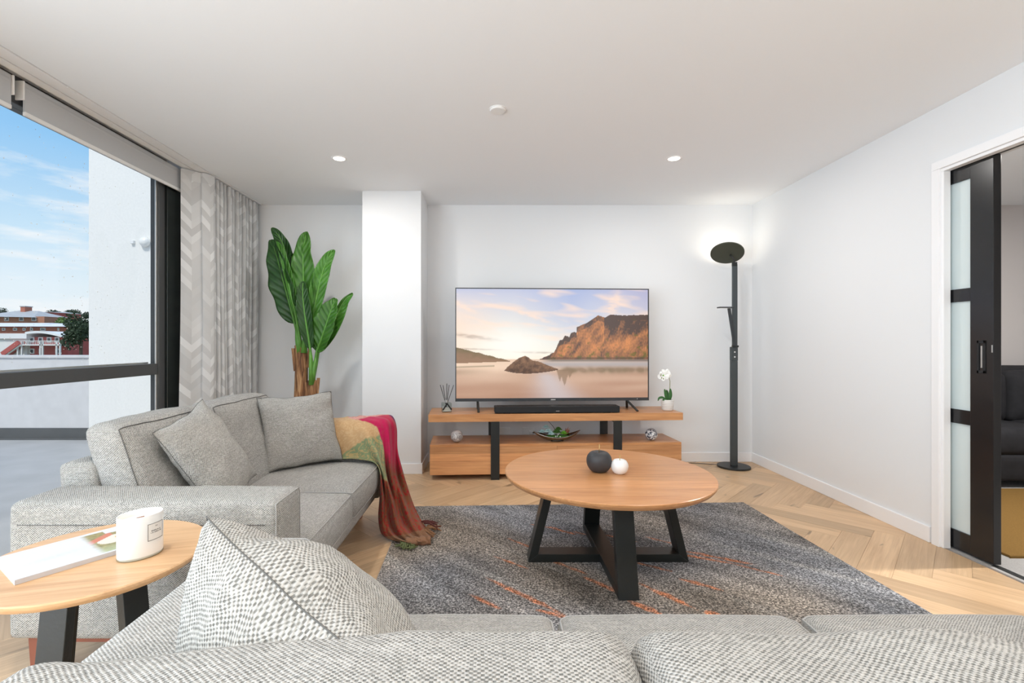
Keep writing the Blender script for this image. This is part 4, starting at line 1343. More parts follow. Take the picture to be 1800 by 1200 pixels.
# ================================================================== throw over the far arm
def throw():
    Lc = [(-1.13, 3.33, .672), (-1.08, 3.16, .672), (-1.03, 3.095, .60), (-1.0, 3.075, .465), (-.86, 3.05, .455), (-.715, 3.00, .43), (-.69, 2.97, .27), (-.69, 2.94, .11), (-.64, 2.87, .035), (-.50, 2.78, .030)]
    Mc = [(-.98, 3.36, .680), (-.93, 3.25, .690), (-.83, 3.17, .690), (-.735, 3.12, .665), (-.690, 3.09, .53), (-.665, 3.05, .37), (-.62, 3.02, .22), (-.57, 2.95, .09), (-.51, 2.87, .045), (-.42, 2.79, .030)]
    Rc = [(-.84, 3.37, .685), (-.76, 3.365, .692), (-.690, 3.355, .680), (-.660, 3.34, .60), (-.65, 3.315, .45), (-.61, 3.28, .32), (-.55, 3.22, .19), (-.475, 3.12, .09), (-.40, 3.00, .040), (-.34, 2.87, .030)]
    def cr(pts, t):
        n = len(pts) - 1; s = min(t * n, n - 1e-6); i = int(s); f = s - i
        p = [Vector(pts[max(0, min(n, i + k))]) for k in (-1, 0, 1, 2)]
        return .5 * ((2 * p[1]) + (-p[0] + p[2]) * f + (2 * p[0] - 5 * p[1] + 4 * p[2] - p[3]) * f * f + (-p[0] + 3 * p[1] - 3 * p[2] + p[3]) * f ** 3)
    def fn(u, v):
        l, m, r = cr(Lc, v), cr(Mc, v), cr(Rc, v)
        p = l * (2 * (u - .5) * (u - 1)) + m * (-4 * u * (u - 1)) + r * (2 * u * (u - .5))
        # folds across the cloth, deeper towards the hanging part
        amp = .008 + .026 * min(1, max(0, v - .25) / .3)
        w = math.sin(u * 19 + 2.2 * math.sin(v * 5) + .6) + .5 * math.sin(u * 37 + v * 7)
        p = p + Vector((.25, -.8, .35)) * (amp * w)
        p += Vector((0, 0, 1)) * (.006 * mnoise.noise(Vector((u * 8, v * 9, 1))))
        if p.z < .020: p.z = .020 + .002 * w
        return p
    tan, green, tan2 = srgb(186, 150, 108), srgb(126, 138, 102), srgb(200, 170, 130)
    mag, mag2, red = srgb(178, 22, 74), srgb(150, 20, 70), srgb(176, 42, 44)
    pink, brown, brown2, purple = srgb(206, 150, 136), srgb(122, 76, 50), srgb(150, 34, 32), srgb(96, 40, 84)
    def pick(u, v):
        # returns the two yarn colours at this spot
        uu = u + .02 * math.sin(v * 9)
        if v > .885: return (Vector(srgb(134, 98, 72)), Vector(srgb(120, 84, 58)))
        if v < .19 and uu > .42: return (Vector(pink), Vector(srgb(180, 120, 112)))
        if uu < .46 and v < .60:
            if v > .345 + .10 * uu: return (Vector(green), Vector(srgb(172, 150, 104)))
            return (Vector(tan), Vector(tan2).lerp(Vector(tan), .5))
        lim = .47 + .09 * (uu - .5)
        k = min(1, max(0, (v - lim) / .07))
        a = Vector(mag).lerp(Vector(red), max(0, (uu - .62) * 1.8)); b = Vector(mag2).lerp(Vector(srgb(196, 60, 80)), .4)
        if uu > .965: a = b = Vector(purple)
        return (a.lerp(Vector(brown), k), b.lerp(Vector(brown2), k))
    t = thing('throw_blanket', 'fringed paisley throw in tan, magenta and rust draped over the sofa arm to the rug', 'throw', (-.6, 3.0, 0))
    o = Vector((-.6, 3.0, 0))
    me = grid_mesh('cloth', lambda u, v: fn(u, v) - o, 70, 110, uvfn=lambda u, v: (u * .55, v * 1.15),
                   cols={'Col': lambda u, v: pick(u, v)[0], 'Col2': lambda u, v: pick(u, v)[1]})
    shade(me)
    ob = obj('cloth', me, 'throw_cloth', t)
    md = ob.modifiers.new('thickness', 'SOLIDIFY'); md.thickness = .003; md.offset = 0
    rnd = random.Random(5)
    # rolled end lying on the rug, open towards the room
    c0 = Vector((-.47, 2.80, .035)) - o
    def roll(u, v):
        a = u * 2 * PI * 1.15
        r = .030 - .006 * u + .003 * math.sin(v * 20)
        ax = Vector((.95, .2, 0)).normalized(); s = Vector((-.2, .95, 0))
        return c0 + ax * (v * .145 - .03) + s * (r * math.cos(a) * 1.25) + Vector((0, 0, 1)) * (r * math.sin(a) * .78 - .006)
    m2 = grid_mesh('rolled_end', roll, 28, 14, uvfn=lambda u, v: (u * .2, .9 + v * .1),
                   cols={'Col': lambda u, v: srgb(136, 100, 76), 'Col2': lambda u, v: srgb(118, 84, 60)})
    shade(m2); ob2 = obj('rolled_end', m2, 'throw_cloth', t)
    md = ob2.modifiers.new('thickness', 'SOLIDIFY'); md.thickness = .004; md.offset = 0
    def fringe(name, base, dirs, n, ln, mat, spread):
        mb = MB()
        for i in range(n):
            b = Vector(base) + Vector((rnd.uniform(-1, 1) * spread[0], rnd.uniform(-1, 1) * spread[1], 0))
            d = (Vector(dirs) + Vector((rnd.uniform(-.7, .7), rnd.uniform(-.7, .7), 0))).normalized()
            q = Vector((d.y, -d.x, 0)); l = ln * rnd.uniform(.6, 1.2)
            mb.tube([b - o, b + d * l * .35 + Vector((0, 0, .006)) - o, b + d * l * .7 + q * rnd.uniform(-.02, .02) + Vector((0, 0, -.004)) - o, b + d * l + q * rnd.uniform(-.03, .03) + Vector((0, 0, -.008)) - o],
                    [.0042, .0048, .0042, .0030], 6)
        x = mb.build(name, mat, t, smooth=True); x['kind'] = 'stuff'
    plain('fringe_green', srgb(96, 104, 66), .9, var=.3, bscale=80)
    plain('fringe_brown', srgb(130, 92, 62), .9, var=.4, bscale=80)
    plain('fringe_dark', srgb(84, 38, 34), .9, var=.3, bscale=80)
    fringe('fringe', (-.500, 2.785, .034), (.1, -1, 0), 24, .062, 'fringe_green', (.030, .02))
    fringe('fringe', (-.405, 2.96, .045), (1, -.25, 0), 14, .085, 'fringe_brown', (.015, .05))
    fringe('fringe', (-.425, 3.04, .055), (1, -.1, 0), 10, .10, 'fringe_dark', (.02, .025))
throw()

# ================================================================== media unit
MU = thing('media_unit', 'long low timber media unit with black steel legs under the television', 'media unit', (.593, 4.2, 0), math.radians(2.9))
def media_unit():
    W = 2.27
    # top board: three glued lengths
    for y0, y1 in ((0, .15), (.15, .30), (.30, .44)):
        o = MB().box(-W / 2, W / 2, y0 + .0001, y1 - .0001, .511, .577).build('top_plank', 'tassie_oak', MU, .0012)
    # drawer box
    x0, x1, yf, yb, zb, zt = -W / 2 + .012, W / 2 - .012, .006, .42, .047, .312
    MB().box(x0, x1, yf + .02, yb, zb, zt - .022).build('carcass', 'tassie_oak_panel', MU, .001)
    for y0, y1 in ((yf, .14), (.14, .28), (.28, yb)):
        MB().box(x0, x1, y0 + .0001, y1 - .0001, zt - .0218, zt).build('lid_plank', 'tassie_oak', MU, .001)
    hs = [(.047, .104), (.104, .166), (.166, .230), (.230, .2898)]
    for a, b in ((x0, -.001), (.001, x1)):
        d = MB().box(a, b, yf + .008, yf + .0198, zb, .2898).build('drawer', 'tassie_oak_panel', MU)
        for (z0, z1), tn in zip(hs, ((1.0, 1.03, 1.08, .80) if a < 0 else (1.06, .90, 1.04, .86))):
            MB().box(a, b, yf, yf + .0079, z0 + .0003, z1 - .0003).build('plank', 'tassie_oak_panel', d, .0006).color = (tn, tn, tn, 1)
    # legs: flat steel posts in front and behind, joined under the top
    for xl in (-.552, .541):
        MB().box(xl - .038, xl + .038, -.006, .0055, 0, .5108).build('leg', 'black_metal', MU, .0015)
        MB().box(xl - .038, xl + .038, .425, .437, 0, .5108).build('leg', 'black_metal', MU, .0015)
        MB().box(xl - .038, xl + .038, .0055, .425, .499, .5108).build('cross_plate', 'black_metal', MU, .0015)
        MB().box(xl - .030, xl + .030, .01, .42, 0, .046).build('foot_plate', 'black_metal', MU, .0015)
media_unit()
ur = math.radians(2.9); uc, us = math.cos(ur), math.sin(ur)
def on_unit(x, y):   # unit coordinates to world
    return (.593 + x * uc - y * us, 4.2 + x * us + y * uc)

# ------------------------------------------------------------------ television
def tv_color():
    """beach at low sun as a function of (s, t): s to the right, t down"""
    mpts = [(790, 690), (880, 650), (915, 628), (930, 600), (960, 530), (985, 522), (1010, 485), (1045, 497), (1062, 462), (1090, 455), (1108, 462), (1112, 412), (1200, 375),
            (1300, 308), (1355, 330), (1405, 303), (1550, 310), (1640, 306), (1740, 303)]
    rpts = [(485, 785), (520, 750), (560, 715), (610, 680), (660, 660), (690, 672), (720, 697), (790, 712), (850, 738), (910, 762), (950, 775)]
    def interp(p, x):
        if x <= p[0][0] or x >= p[-1][0]: return None
        for (a, b), (c, d) in zip(p, p[1:]):
            if a <= x <= c: return b + (d - b) * (x - a) / (c - a)
    K = {k: Vector(srgb(*v)) for k, v in dict(top=(190, 196, 222), topr=(176, 172, 206), mid=(232, 228, 236), hor=(255, 248, 226), peach=(255, 222, 196), blue=(158, 176, 220),
         cloudy=(255, 226, 206), sand=(184, 142, 118), sandl=(246, 216, 190), wet=(206, 196, 198), water=(176, 170, 172), lit=(214, 140, 86), dark=(84, 66, 60), rockg=(96, 98, 38),
         brown=(150, 112, 84), brownd=(86, 62, 50), hill=(150, 118, 92), hilld=(100, 96, 60), refl=(142, 116, 92)).items()}
    nz = lambda x, y, z=0: mnoise.noise(Vector((x, y, z)))
    def f(s, t):
        x, y = 75 + s * 1660, 85 + t * 940          # in units of the studied crop
        # sky
        k = min(1, max(0, (y - 85) / 600))
        left = max(0, 1 - s / .25)
        c = K['top'].lerp(K['hor'], k ** .8)
        c = c.lerp(K['blue'], max(0, 1 - abs(s - .60) / .30) * (1 - k) ** .8 * .75)
        c = c.lerp(K['topr'], max(0, (s - .7) / .3) * (1 - k) * .7)
        c = c.lerp(K['peach'], left * .75 * min(1, k * 2))
        st = nz(s * 5 + t * 2, (t * 13 - s * 3.0), 1) + .5 * nz(s * 11, t * 30 - s * 6, 2)
        c = c.lerp(K['cloudy'], max(0, min(.75, st * 1.1)))
        for cx, cy, w, hh, sl, col in ((700, 310, 150, 18, .35, 'cloudy'), (240, 500, 230, 15, .14, 'hill'), (1430, 210, 60, 90, -.9, 'cloudy'), (230, 602, 200, 6, .03, 'hill'), (760, 632, 170, 7, .02, 'hill'), (120, 230, 110, 25, .5, 'cloudy')):
            g = math.exp(-((x - cx) / w) ** 2 - ((y - cy - sl * (x - cx)) / hh) ** 2) * (.75 + .8 * nz(x * .02, y * .05, 5))
            c = c.lerp(K[col], max(0, min(.65, g)))
        glow = math.exp(-((x - 560) / 330) ** 2 - ((y - 560) / 140) ** 2)
        c = c.lerp(Vector(srgb(255, 253, 245)), min(1, glow * .9))
        H = 692
        if y > H:
            c = K['sand'].lerp(K['sandl'], max(0, min(1, .42 - (y - 760) / 600 + .5 * (1 - s) * math.exp(-((y - 740) / 90) ** 2) + .25 * nz(s * 3, t * 16))))
            # wet tongue from the glow
            cx = 700 + (y - 780) * .55 if y > 780 else 780
            wdt = 70 + max(0, y - 780) * .55
            c = c.lerp(K['wet'], .8 * math.exp(-((x - cx - 120) / wdt) ** 2) * min(1, max(0, (y - 780) / 60)))
            if x > 640:
                band = math.exp(-((y - 735) / 30) ** 2)
                c = c.lerp(K['water'], band * min(1, (x - 640) / 200) * .9)
                c = c.lerp(Vector(srgb(96, 92, 88)), .85 * math.exp(-((y - 702) / 9) ** 2) * min(1, (x - 800) / 100 if x > 800 else 0))
                rf = math.exp(-((y - 785) / 28) ** 2) * min(1, max(0, (x - 930) / 100)) * (.8 + .4 * nz(x * .02, y * .02))
                c = c.lerp(K['refl'], min(.85, rf * (1.1 if x < 1700 else .8)))
                c = c.lerp(K['hilld'], min(.5, rf * .55 * max(0, nz(x * .009, 3) + .4)))
                # peak mirrored in the wet sand
                edge = max(930 - abs(x - 1005) * 3.2, 895 - abs(x - 965) * 3.5, 860 - abs(x - 1050) * 2.2) + 14 * nz(x * .05, y * .05)
                if 925 < x < 1100 and 780 < y: c = c.lerp(K['refl'], .7 * min(1, max(0, (edge - y) / 12)))
            if x < 420 and y < 860:
                g = math.exp(-((y - 800 - (x - 75) * -.02) / 32) ** 2) * (1 - (x - 75) / 345)
                c = c.lerp(K['hill'], .55 * g)
            if x < 400: c = c.lerp(K['hilld'], .6 * math.exp(-((y - 757 + (x - 75) * .03) / 6) ** 2))
        # left hill
        if x < 545:
            top = 585 + (x - 75) * .22 + 16 * (x / 500) + 5 * nz(x * .02, 7)
            bot = 725 - (x - 75) * .035
            if top < y < bot:
                kk = (y - top) / max(8, bot - top)
                c = K['hilld'].lerp(K['hill'], min(1, .2 + kk * 1.2 + .3 * nz(x * .02, y * .03))).lerp(K['brown'], .25)
        # headland
        m = interp(mpts, x)
        if m is not None:
            m += 5 * nz(x * .05, 2)
        if m is not None and m < y < 693:
            n1 = nz(x * .012 + y * .004, y * .008, 9); n2 = nz(x * .035 + y * .02, y * .02, 11); n3 = nz(x * .10, y * .05, 12)
            crag = nz((x + y * .7) * .022, (y - x * .4) * .006, 14)
            lit = .55 + .55 * n1 + .35 * crag + .35 * n3 - .25 * n2
            if x > 1350: lit -= max(0, 1 - (y - 300) / (150 + (1740 - x) * .35)) * 1.0
            if y < m + 45: lit -= .40
            if x < 1110 and y < 560: lit -= .25
            if 1330 < x < 1460 and abs((y - 330) - (1350 - x) * -1.0 - 20) < 0: lit -= .3
            c2 = K['dark'].lerp(K['lit'], max(0, min(1, lit)))
            g = max(0, (y - 540) / 150) + .35 * max(0, (x - 1480) / 260) * (1 if y > 430 else 0)
            gg = nz(x * .025, y * .03, 21) + .35 * nz(x * .08, y * .08, 22)
            if gg + g * .6 > .55: c2 = c2.lerp(K['rockg'], min(.7, (gg + g * .6 - .55) * 2.5))
            if y > 672: c2 = c2.lerp(K['dark'], .6)
            c = c2
        # boulder on the sand
        r = interp(rpts, x)
        if r is not None:
            bot = 815 - ((x - 640) / 310) ** 2 * 32 if x > 640 else 812 - ((640 - x) / 155) ** 2 * 24
            if r + 4 * nz(x * .05, 5) < y < bot:
                l = .55 + .55 * nz(x * .03, y * .03, 30) + .35 * nz(x * .12 + y * .06, y * .1, 31) - (y - r) / 260
                if x < 600: l -= .18
                c = K['brownd'].lerp(K['brown'], max(0, min(1, l * 1.25)))
                if y > bot - 8: c = c.lerp(K['brownd'], .6)
        return tuple(c)
    return f

def television():
    W, H = 1.812, 1.046; zb = .664
    x, y = on_unit(0.0, .215)
    t = thing('television', 'large flat television showing a beach and mountain at sunset', 'television', (x, y, .577), ur)
    z0 = zb - .577
    MB().box(-W / 2, W / 2, .004, .03, z0, z0 + H).build('panel_back', 'black_matte', t, .003)
    MB().box(-W / 2 + .25, W / 2 - .25, .03, .065, z0 + .04, z0 + .55).build('electronics_housing', 'black_matte', t, .008)
    bz = .009; bot = .028
    fr = MB().box(-W / 2, -W / 2 + bz, -.006, .004, z0, z0 + H).box(W / 2 - bz, W / 2, -.006, .004, z0, z0 + H)
    fr.box(-W / 2 + bz, W / 2 - bz, -.006, .004, z0 + H - bz, z0 + H).box(-W / 2 + bz, W / 2 - bz, -.006, .004, z0, z0 + bot)
    b = fr.build('bezel', 'charcoal_metal', t)
    MB().box(-.022, .022, -.0072, -.006, z0 + .009, z0 + .016).build('logo', 'silver_dot', b)
    MB().box(W / 2 - .115, W / 2 - .109, -.0072, -.006, z0 + .013, z0 + .019).build('standby_light', 'silver_dot', b)
    cf = tv_color()
    sw, sh = W - 2 * bz, H - bz - bot
    me = grid_mesh('screen', lambda u, v: (-sw / 2 + u * sw, -.001, z0 + bot + v * sh), 400, 226, cols={'Col': lambda u, v: cf(u, 1 - v)})
    obj('screen', me, 'tv_picture', t)
    for sx in (-.70, .70):
        f = MB()
        hub = Vector((sx, .012, z0 + .002))
        f.slab(hub, (sx + .055 * (1 if sx > 0 else .1), -.125, .004), .022, .010, (1, .3, 0))
        f.slab(hub, (sx + .04 * (1 if sx > 0 else .1), .125, .004), .022, .010, (1, -.3, 0))
        f.build('foot', 'black_metal', t, .002)
television()

def soundbar():
    x, y = on_unit(0.005, .07)
    t = thing('soundbar', 'long black soundbar in front of the television', 'soundbar', (x, y, .577), ur)
    MB().box(-.56, .56, -.058, .058, .005, .063).build('body', 'black_matte', t, .006)
    MB().box(-.535, .535, -.050, .050, .0625, .0645).build('top_plate', 'black_gloss', t, .001)
    MB().box(-.55, .55, -.0595, -.0575, .010, .056).build('grille', 'black_matte', t)
    MB().box(-.016, .016, -.0605, -.0593, .020, .0235).build('logo', 'silver_dot', t)
    for s in (-.45, .45):
        MB().box(s - .03, s + .03, -.04, .04, 0, .0055).build('rubber_foot', 'black_matte', t)
soundbar()

def diffuser():
    t = thing('reed_diffuser', 'glass reed diffuser with black reeds at the left end of the media unit', 'diffuser', (-.400, 4.32, .577), .25)
    a = .042
    sq = lambda s, z: [(a * s * x, a * s * y, z) for x, y in ((-1, -.85), (-.85, -1), (.85, -1), (1, -.85), (1, .85), (.85, 1), (-.85, 1), (-1, .85))]
    MB().loft([sq(.98, 0), sq(1, .004), sq(1, .078), sq(.9, .084), sq(.3, .086)]).build('bottle', 'bottle_glass', t)
    MB().loft([sq(.90, .008), sq(.90, .045)]).build('oil', 'candle_glass', t)
    MB().lathe([(.014, .085), (.014, .100), (.016, .100), (.016, .108)], 20).build('neck', 'aluminium', t)
    rib = MB().slab((-.04, -.0432, .020), (.0, -.0432, .078), .004, .012, (0, 1, 0)).slab((.0, -.0432, .078), (.04, -.0432, .022), .004, .012, (0, 1, 0))
    rib.build('ribbon', 'black_matte', t)
    MB().tube([(.028, -.047, .04), (.040, -.047, .034), (.028, -.047, .030)], .005, 6).build('bow', 'black_matte', t)
    for dx, dy, l in ((-.085, .0, .235), (-.040, .03, .225), (0.0, -.02, .24), (.045, .02, .225), (.098, -.01, .235)):
        dx *= .55
        d = Vector((dx, dy, .16)).normalized() * l
        MB().tube([(-dx * .2, -dy * .2, .02), Vector((-dx * .2, -dy * .2, .02)) + d], .0026, 8).build('reed', 'black_matte', t, smooth=True)
diffuser()

def orchid():
    t = thing('potted_orchid', 'white orchid in a ribbed white pot at the right end of the media unit', 'plant', (1.640, 4.40, .577))
    prof = [(.040, 0), (.046, .006)]
    for k in range(6):
        z = .010 + k * .015; r = .048 + .006 * math.sin(k / 5 * 2.2)
        prof += [(r, z), (r + .003, z + .005), (r + .003, z + .010), (r, z + .0135)]
    prof += [(.050, .102), (.045, .102), (.044, .090)]
    MB().lathe(prof, 32).build('pot', 'pot_ribbed', t, smooth=True)
    MB().lathe([(.0438, .082), (.0438, .094)], 24).build('soil', 'soil', t)
    def blade(pts, w, mat='orchid_leaf', name='leaf'):
        P = [Vector(p) for p in pts]; n = 14; rows = []
        for i in range(n + 1):
            s = i / n * (len(P) - 1); k = min(int(s), len(P) - 2); f = s - k
            a = P[max(k - 1, 0)]; b = P[k]; c = P[k + 1]; d = P[min(k + 2, len(P) - 1)]
            q = .5 * ((2 * b) + (-a + c) * f + (2 * a - 5 * b + 4 * c - d) * f * f + (-a + 3 * b - 3 * c + d) * f ** 3)
            rows.append(q)
        mb = MB(); vs = []
        for i, q in enumerate(rows):
            tg = (rows[min(i + 1, n)] - rows[max(i - 1, 0)]).normalized()
            sd = tg.cross(Vector((0, -1, .25))).normalized(); nr = sd.cross(tg)
            ww = w * math.sin(PI * min(.98, .12 + .86 * i / n)) ** .7
            vs += [q - sd * ww + nr * ww * .35, q, q + sd * ww + nr * ww * .35]
        fs = []
        for i in range(n):
            for c in (0, 1):
                fs.append((i * 3 + c, i * 3 + c + 1, (i + 1) * 3 + c + 1, (i + 1) * 3 + c))
        o = mb.add(vs, fs).build(name, mat, t, smooth=True)
        md = o.modifiers.new('thickness', 'SOLIDIFY'); md.thickness = .002
    blade([(0, 0, .09), (-.018, -.01, .14), (-.034, -.015, .20)], .017)
    blade([(.008, 0, .09), (.022, -.005, .14), (.022, -.01, .205)], .018)
    blade([(.0, .015, .09), (.002, .015, .14), (.0, .02, .19)], .016)
    blade([(-.012, -.01, .092), (-.05, -.02, .122), (-.085, -.025, .118), (-.098, -.03, .092)], .010)
    blade([(-.012, -.02, .092), (-.04, -.03, .104), (-.06, -.04, .100)], .010)
    MB().tube([(.008, 0, .09), (.022, 0, .20), (.024, 0, .27), (.012, 0, .315), (-.02, -.01, .335), (-.05, -.02, .33)], [.003, .003, .0028, .0025, .002, .0015], 7).build('stem', 'orchid_stem', t, smooth=True)
    def flower(c, s, tilt):
        f = MB(); c = Vector(c)
        nrm = Vector(tilt).normalized(); ax = nrm.cross(Vector((0, 0, 1))).normalized(); ay = ax.cross(nrm) * -1
        for k, (ang, ln, wd) in enumerate(((90, 1.0, .55), (18, 1.05, .85), (162, 1.05, .85), (-50, .95, .52), (-130, .95, .52))):
            a = math.radians(ang); d = ax * math.cos(a) + ay * math.sin(a); q = ax * -math.sin(a) + ay * math.cos(a)
            ring = [c]
            for i in range(9):
                th = -PI * .5 + PI * i / 8
                rr = s * ln * (.55 + .45 * math.cos(th)); 
                ring.append(c + d * rr + q * (s * wd * .62 * math.sin(th)) + nrm * (s * .18 * math.cos(th)) * (-1 if k % 2 else 1))
            f.add(ring, [(0, i, i + 1) for i in range(1, 9)])
        o = f.build('flower', 'petal', t)
        md = o.modifiers.new('thickness', 'SOLIDIFY'); md.thickness = .0015
        MB().lathe([(.001, -.006), (.006, -.003), (.007, .003), (.001, .008)], 10).build('flower_lip', 'succulent_lime', o).location = c + nrm * .006
    flower((-.045, -.02, .325), .050, (-.45, -1, .1))
    flower((-.020, -.005, .350), .045, (.1, -1, .3))
    flower((.005, .012, .335), .042, (.5, -1, .15))
    for c in ((-.075, -.045, .340), (-.078, -.045, .325), (-.072, -.05, .305), (-.055, -.05, .297)):
        MB().lathe([(.001, -.006), (.005, -.003), (.005, .003), (.001, .007)], 10).build('bud', 'orchid_stem', t, smooth=True).location = c
orchid()

def ball(name, label, x, y, z, r, mat, rot):
    t = thing(name, label, 'ornament', (x, y, z + r))
    t.rotation_euler = rot
    MB().lathe([(max(.0003, r * math.cos(a)), r * math.sin(a)) for a in [-PI / 2 + PI * i / 20 for i in range(21)]], 36).build('sphere', mat, t, smooth=True)
    MB().lathe([(r * math.cos(a) * 1.0012, r * math.sin(a)) for a in (-.03, 0, .03)], 36, cap=False).build('joint_line', 'paper_edge', t, smooth=True)
ball('marble_ball', 'pale grey marbled ball on the left end of the lower shelf', -.302, 4.265, .3122, .0545, 'marble_pale', (.9, .5, 0))
ball('swirl_ball', 'black and white swirled ball on the right end of the lower shelf', 1.470, 4.34, .3122, .0545, 'marble_swirl', (.4, .8, 1))

def bowl():
    t = thing('boat_bowl', 'dark silver boat-shaped bowl of succulents in the middle of the lower shelf', 'bowl', (.603, 4.30, .3122), ur)
    n = 40; m = 12; L = .213
    def shell(off):
        rows = []
        for i in range(n + 1):
            u = -1 + 2 * i / n
            hw = (.062) * (1 - abs(u) ** 2.0) ** .8 + .0015
            rim = .045 + .058 * u * u * (1 if u > 0 else .86)
            keel = .004 + .094 * abs(u) ** 2.4 * (1 if u > 0 else .86)
            row = []
            for j in range(m + 1):
                v = -1 + 2 * j / m
                z = keel + (rim - keel) * abs(v) ** 1.8
                row.append((u * L, v * (hw - off), z + off * (1 - abs(v))))
            rows.append(row)
        return rows
    mb = MB()
    a, b = shell(0), shell(.004)
    for rows in (a, b): mb.loft(rows, cap=False, closed=False)
    W = m + 1; base = (n + 1) * W
    for i in range(n):
        mb.f.append((i * W, (i + 1) * W, base + (i + 1) * W, base + i * W)); mb.f.append((i * W + m, base + i * W + m, base + (i + 1) * W + m, (i + 1) * W + m))
    mb.build('hull', 'silver_bowl', t, smooth=True)
    MB().lathe([(.05, 0.0), (.055, .004), (.04, .010)], 28, sx=1.1, sy=.55).build('foot', 'silver_bowl', t)
    st = MB()
    st.lathe([(.11, .045), (.11, .05), (.08, .058), (.02, .06)], 24, sx=1.0, sy=.35)
    st.build('moss', 'succulent_green', t)
    def rosette(c, r, mat, rows=3, seed=0, up=.5):
        rnd = random.Random(seed); mb = MB(); c = Vector(c)
        for k in range(rows):
            nn = 8 - 2 * k if k < 3 else 3
            for i in range(max(3, nn)):
                a = 2 * PI * i / max(3, nn) + k * .5 + rnd.uniform(-.1, .1)
                el_ = .15 + up * (k + .3) / rows * 1.4
                d = Vector((math.cos(a) * math.cos(el_), math.sin(a) * math.cos(el_), math.sin(el_)))
                sd = Vector((-math.sin(a), math.cos(a), 0)); nr = d.cross(sd)
                ln = r * (1 - .22 * k); w = r * .40 * (1 - .12 * k)
                base = c + Vector((0, 0, .006 * k))
                mb.add([base - nr * .003, base + d * ln * .5 + sd * w, base + d * ln * .9 + sd * w * .55 , base + d * ln * 1.06 - nr * r * .12, base + d * ln * .9 - sd * w * .55, base + d * ln * .5 - sd * w, base + d * ln * .55 + nr * r * .16],
                       [(0, 1, 6), (1, 2, 6), (2, 3, 6), (3, 4, 6), (4, 5, 6), (5, 0, 6)])
        o = mb.build('succulent', mat, t, smooth=True)
        md = o.modifiers.new('thickness', 'SOLIDIFY'); md.thickness = .003
    rosette((-.137, -.01, .085), .033, 'succulent_pale', 3, 1, .7)
    rosette((-.080, -.02, .090), .040, 'succulent_pale', 3, 2, .6)
    rosette((-.095, .02, .120), .034, 'succulent_pale', 3, 3, .7)
    rosette((-.060, -.035, .070), .034, 'succulent_pale', 3, 4, .4)
    rosette((-.005, -.01, .080), .042, 'succulent_green', 4, 5, .8)
    rosette((.015, .015, .100), .036, 'succulent_green', 4, 6, .8)
    rosette((.058, -.015, .070), .034, 'succulent_lime', 4, 7, .9)
    rosette((.085, .01, .070), .030, 'succulent_green', 3, 8, .6)
    sp = MB()
    rnd = random.Random(2)
    for i in range(16):
        d = Vector((rnd.uniform(-.2, 1.0), rnd.uniform(-.6, .6), rnd.uniform(.5, 1.2))).normalized() * rnd.uniform(.045, .075)
        b0 = Vector((.075 + rnd.uniform(-.01, .01), rnd.uniform(-.012, .012), .062))
        sp.tube([b0, b0 + d * .55, b0 + d], [.005, .004, .0008], 5)
    sp.build('spiky_succulent', 'succulent_red', t, smooth=True)
    MB().tube([(-.015, .0, .10), (-.035, .005, .135), (-.062, .01, .165), (-.085, .012, .187)], [.0028, .0026, .0022, .0016], 6).build('twig', 'twig', t, smooth=True)
    for p in ((-.022, -.052, .056), (-.008, -.054, .058), (.018, -.056, .052), (.0, -.05, .070)):
        MB().lathe([(.001, -.005), (.0045, -.002), (.0045, .002), (.001, .005)], 10).build('pebble', 'petal', t, smooth=True).location = p
bowl()

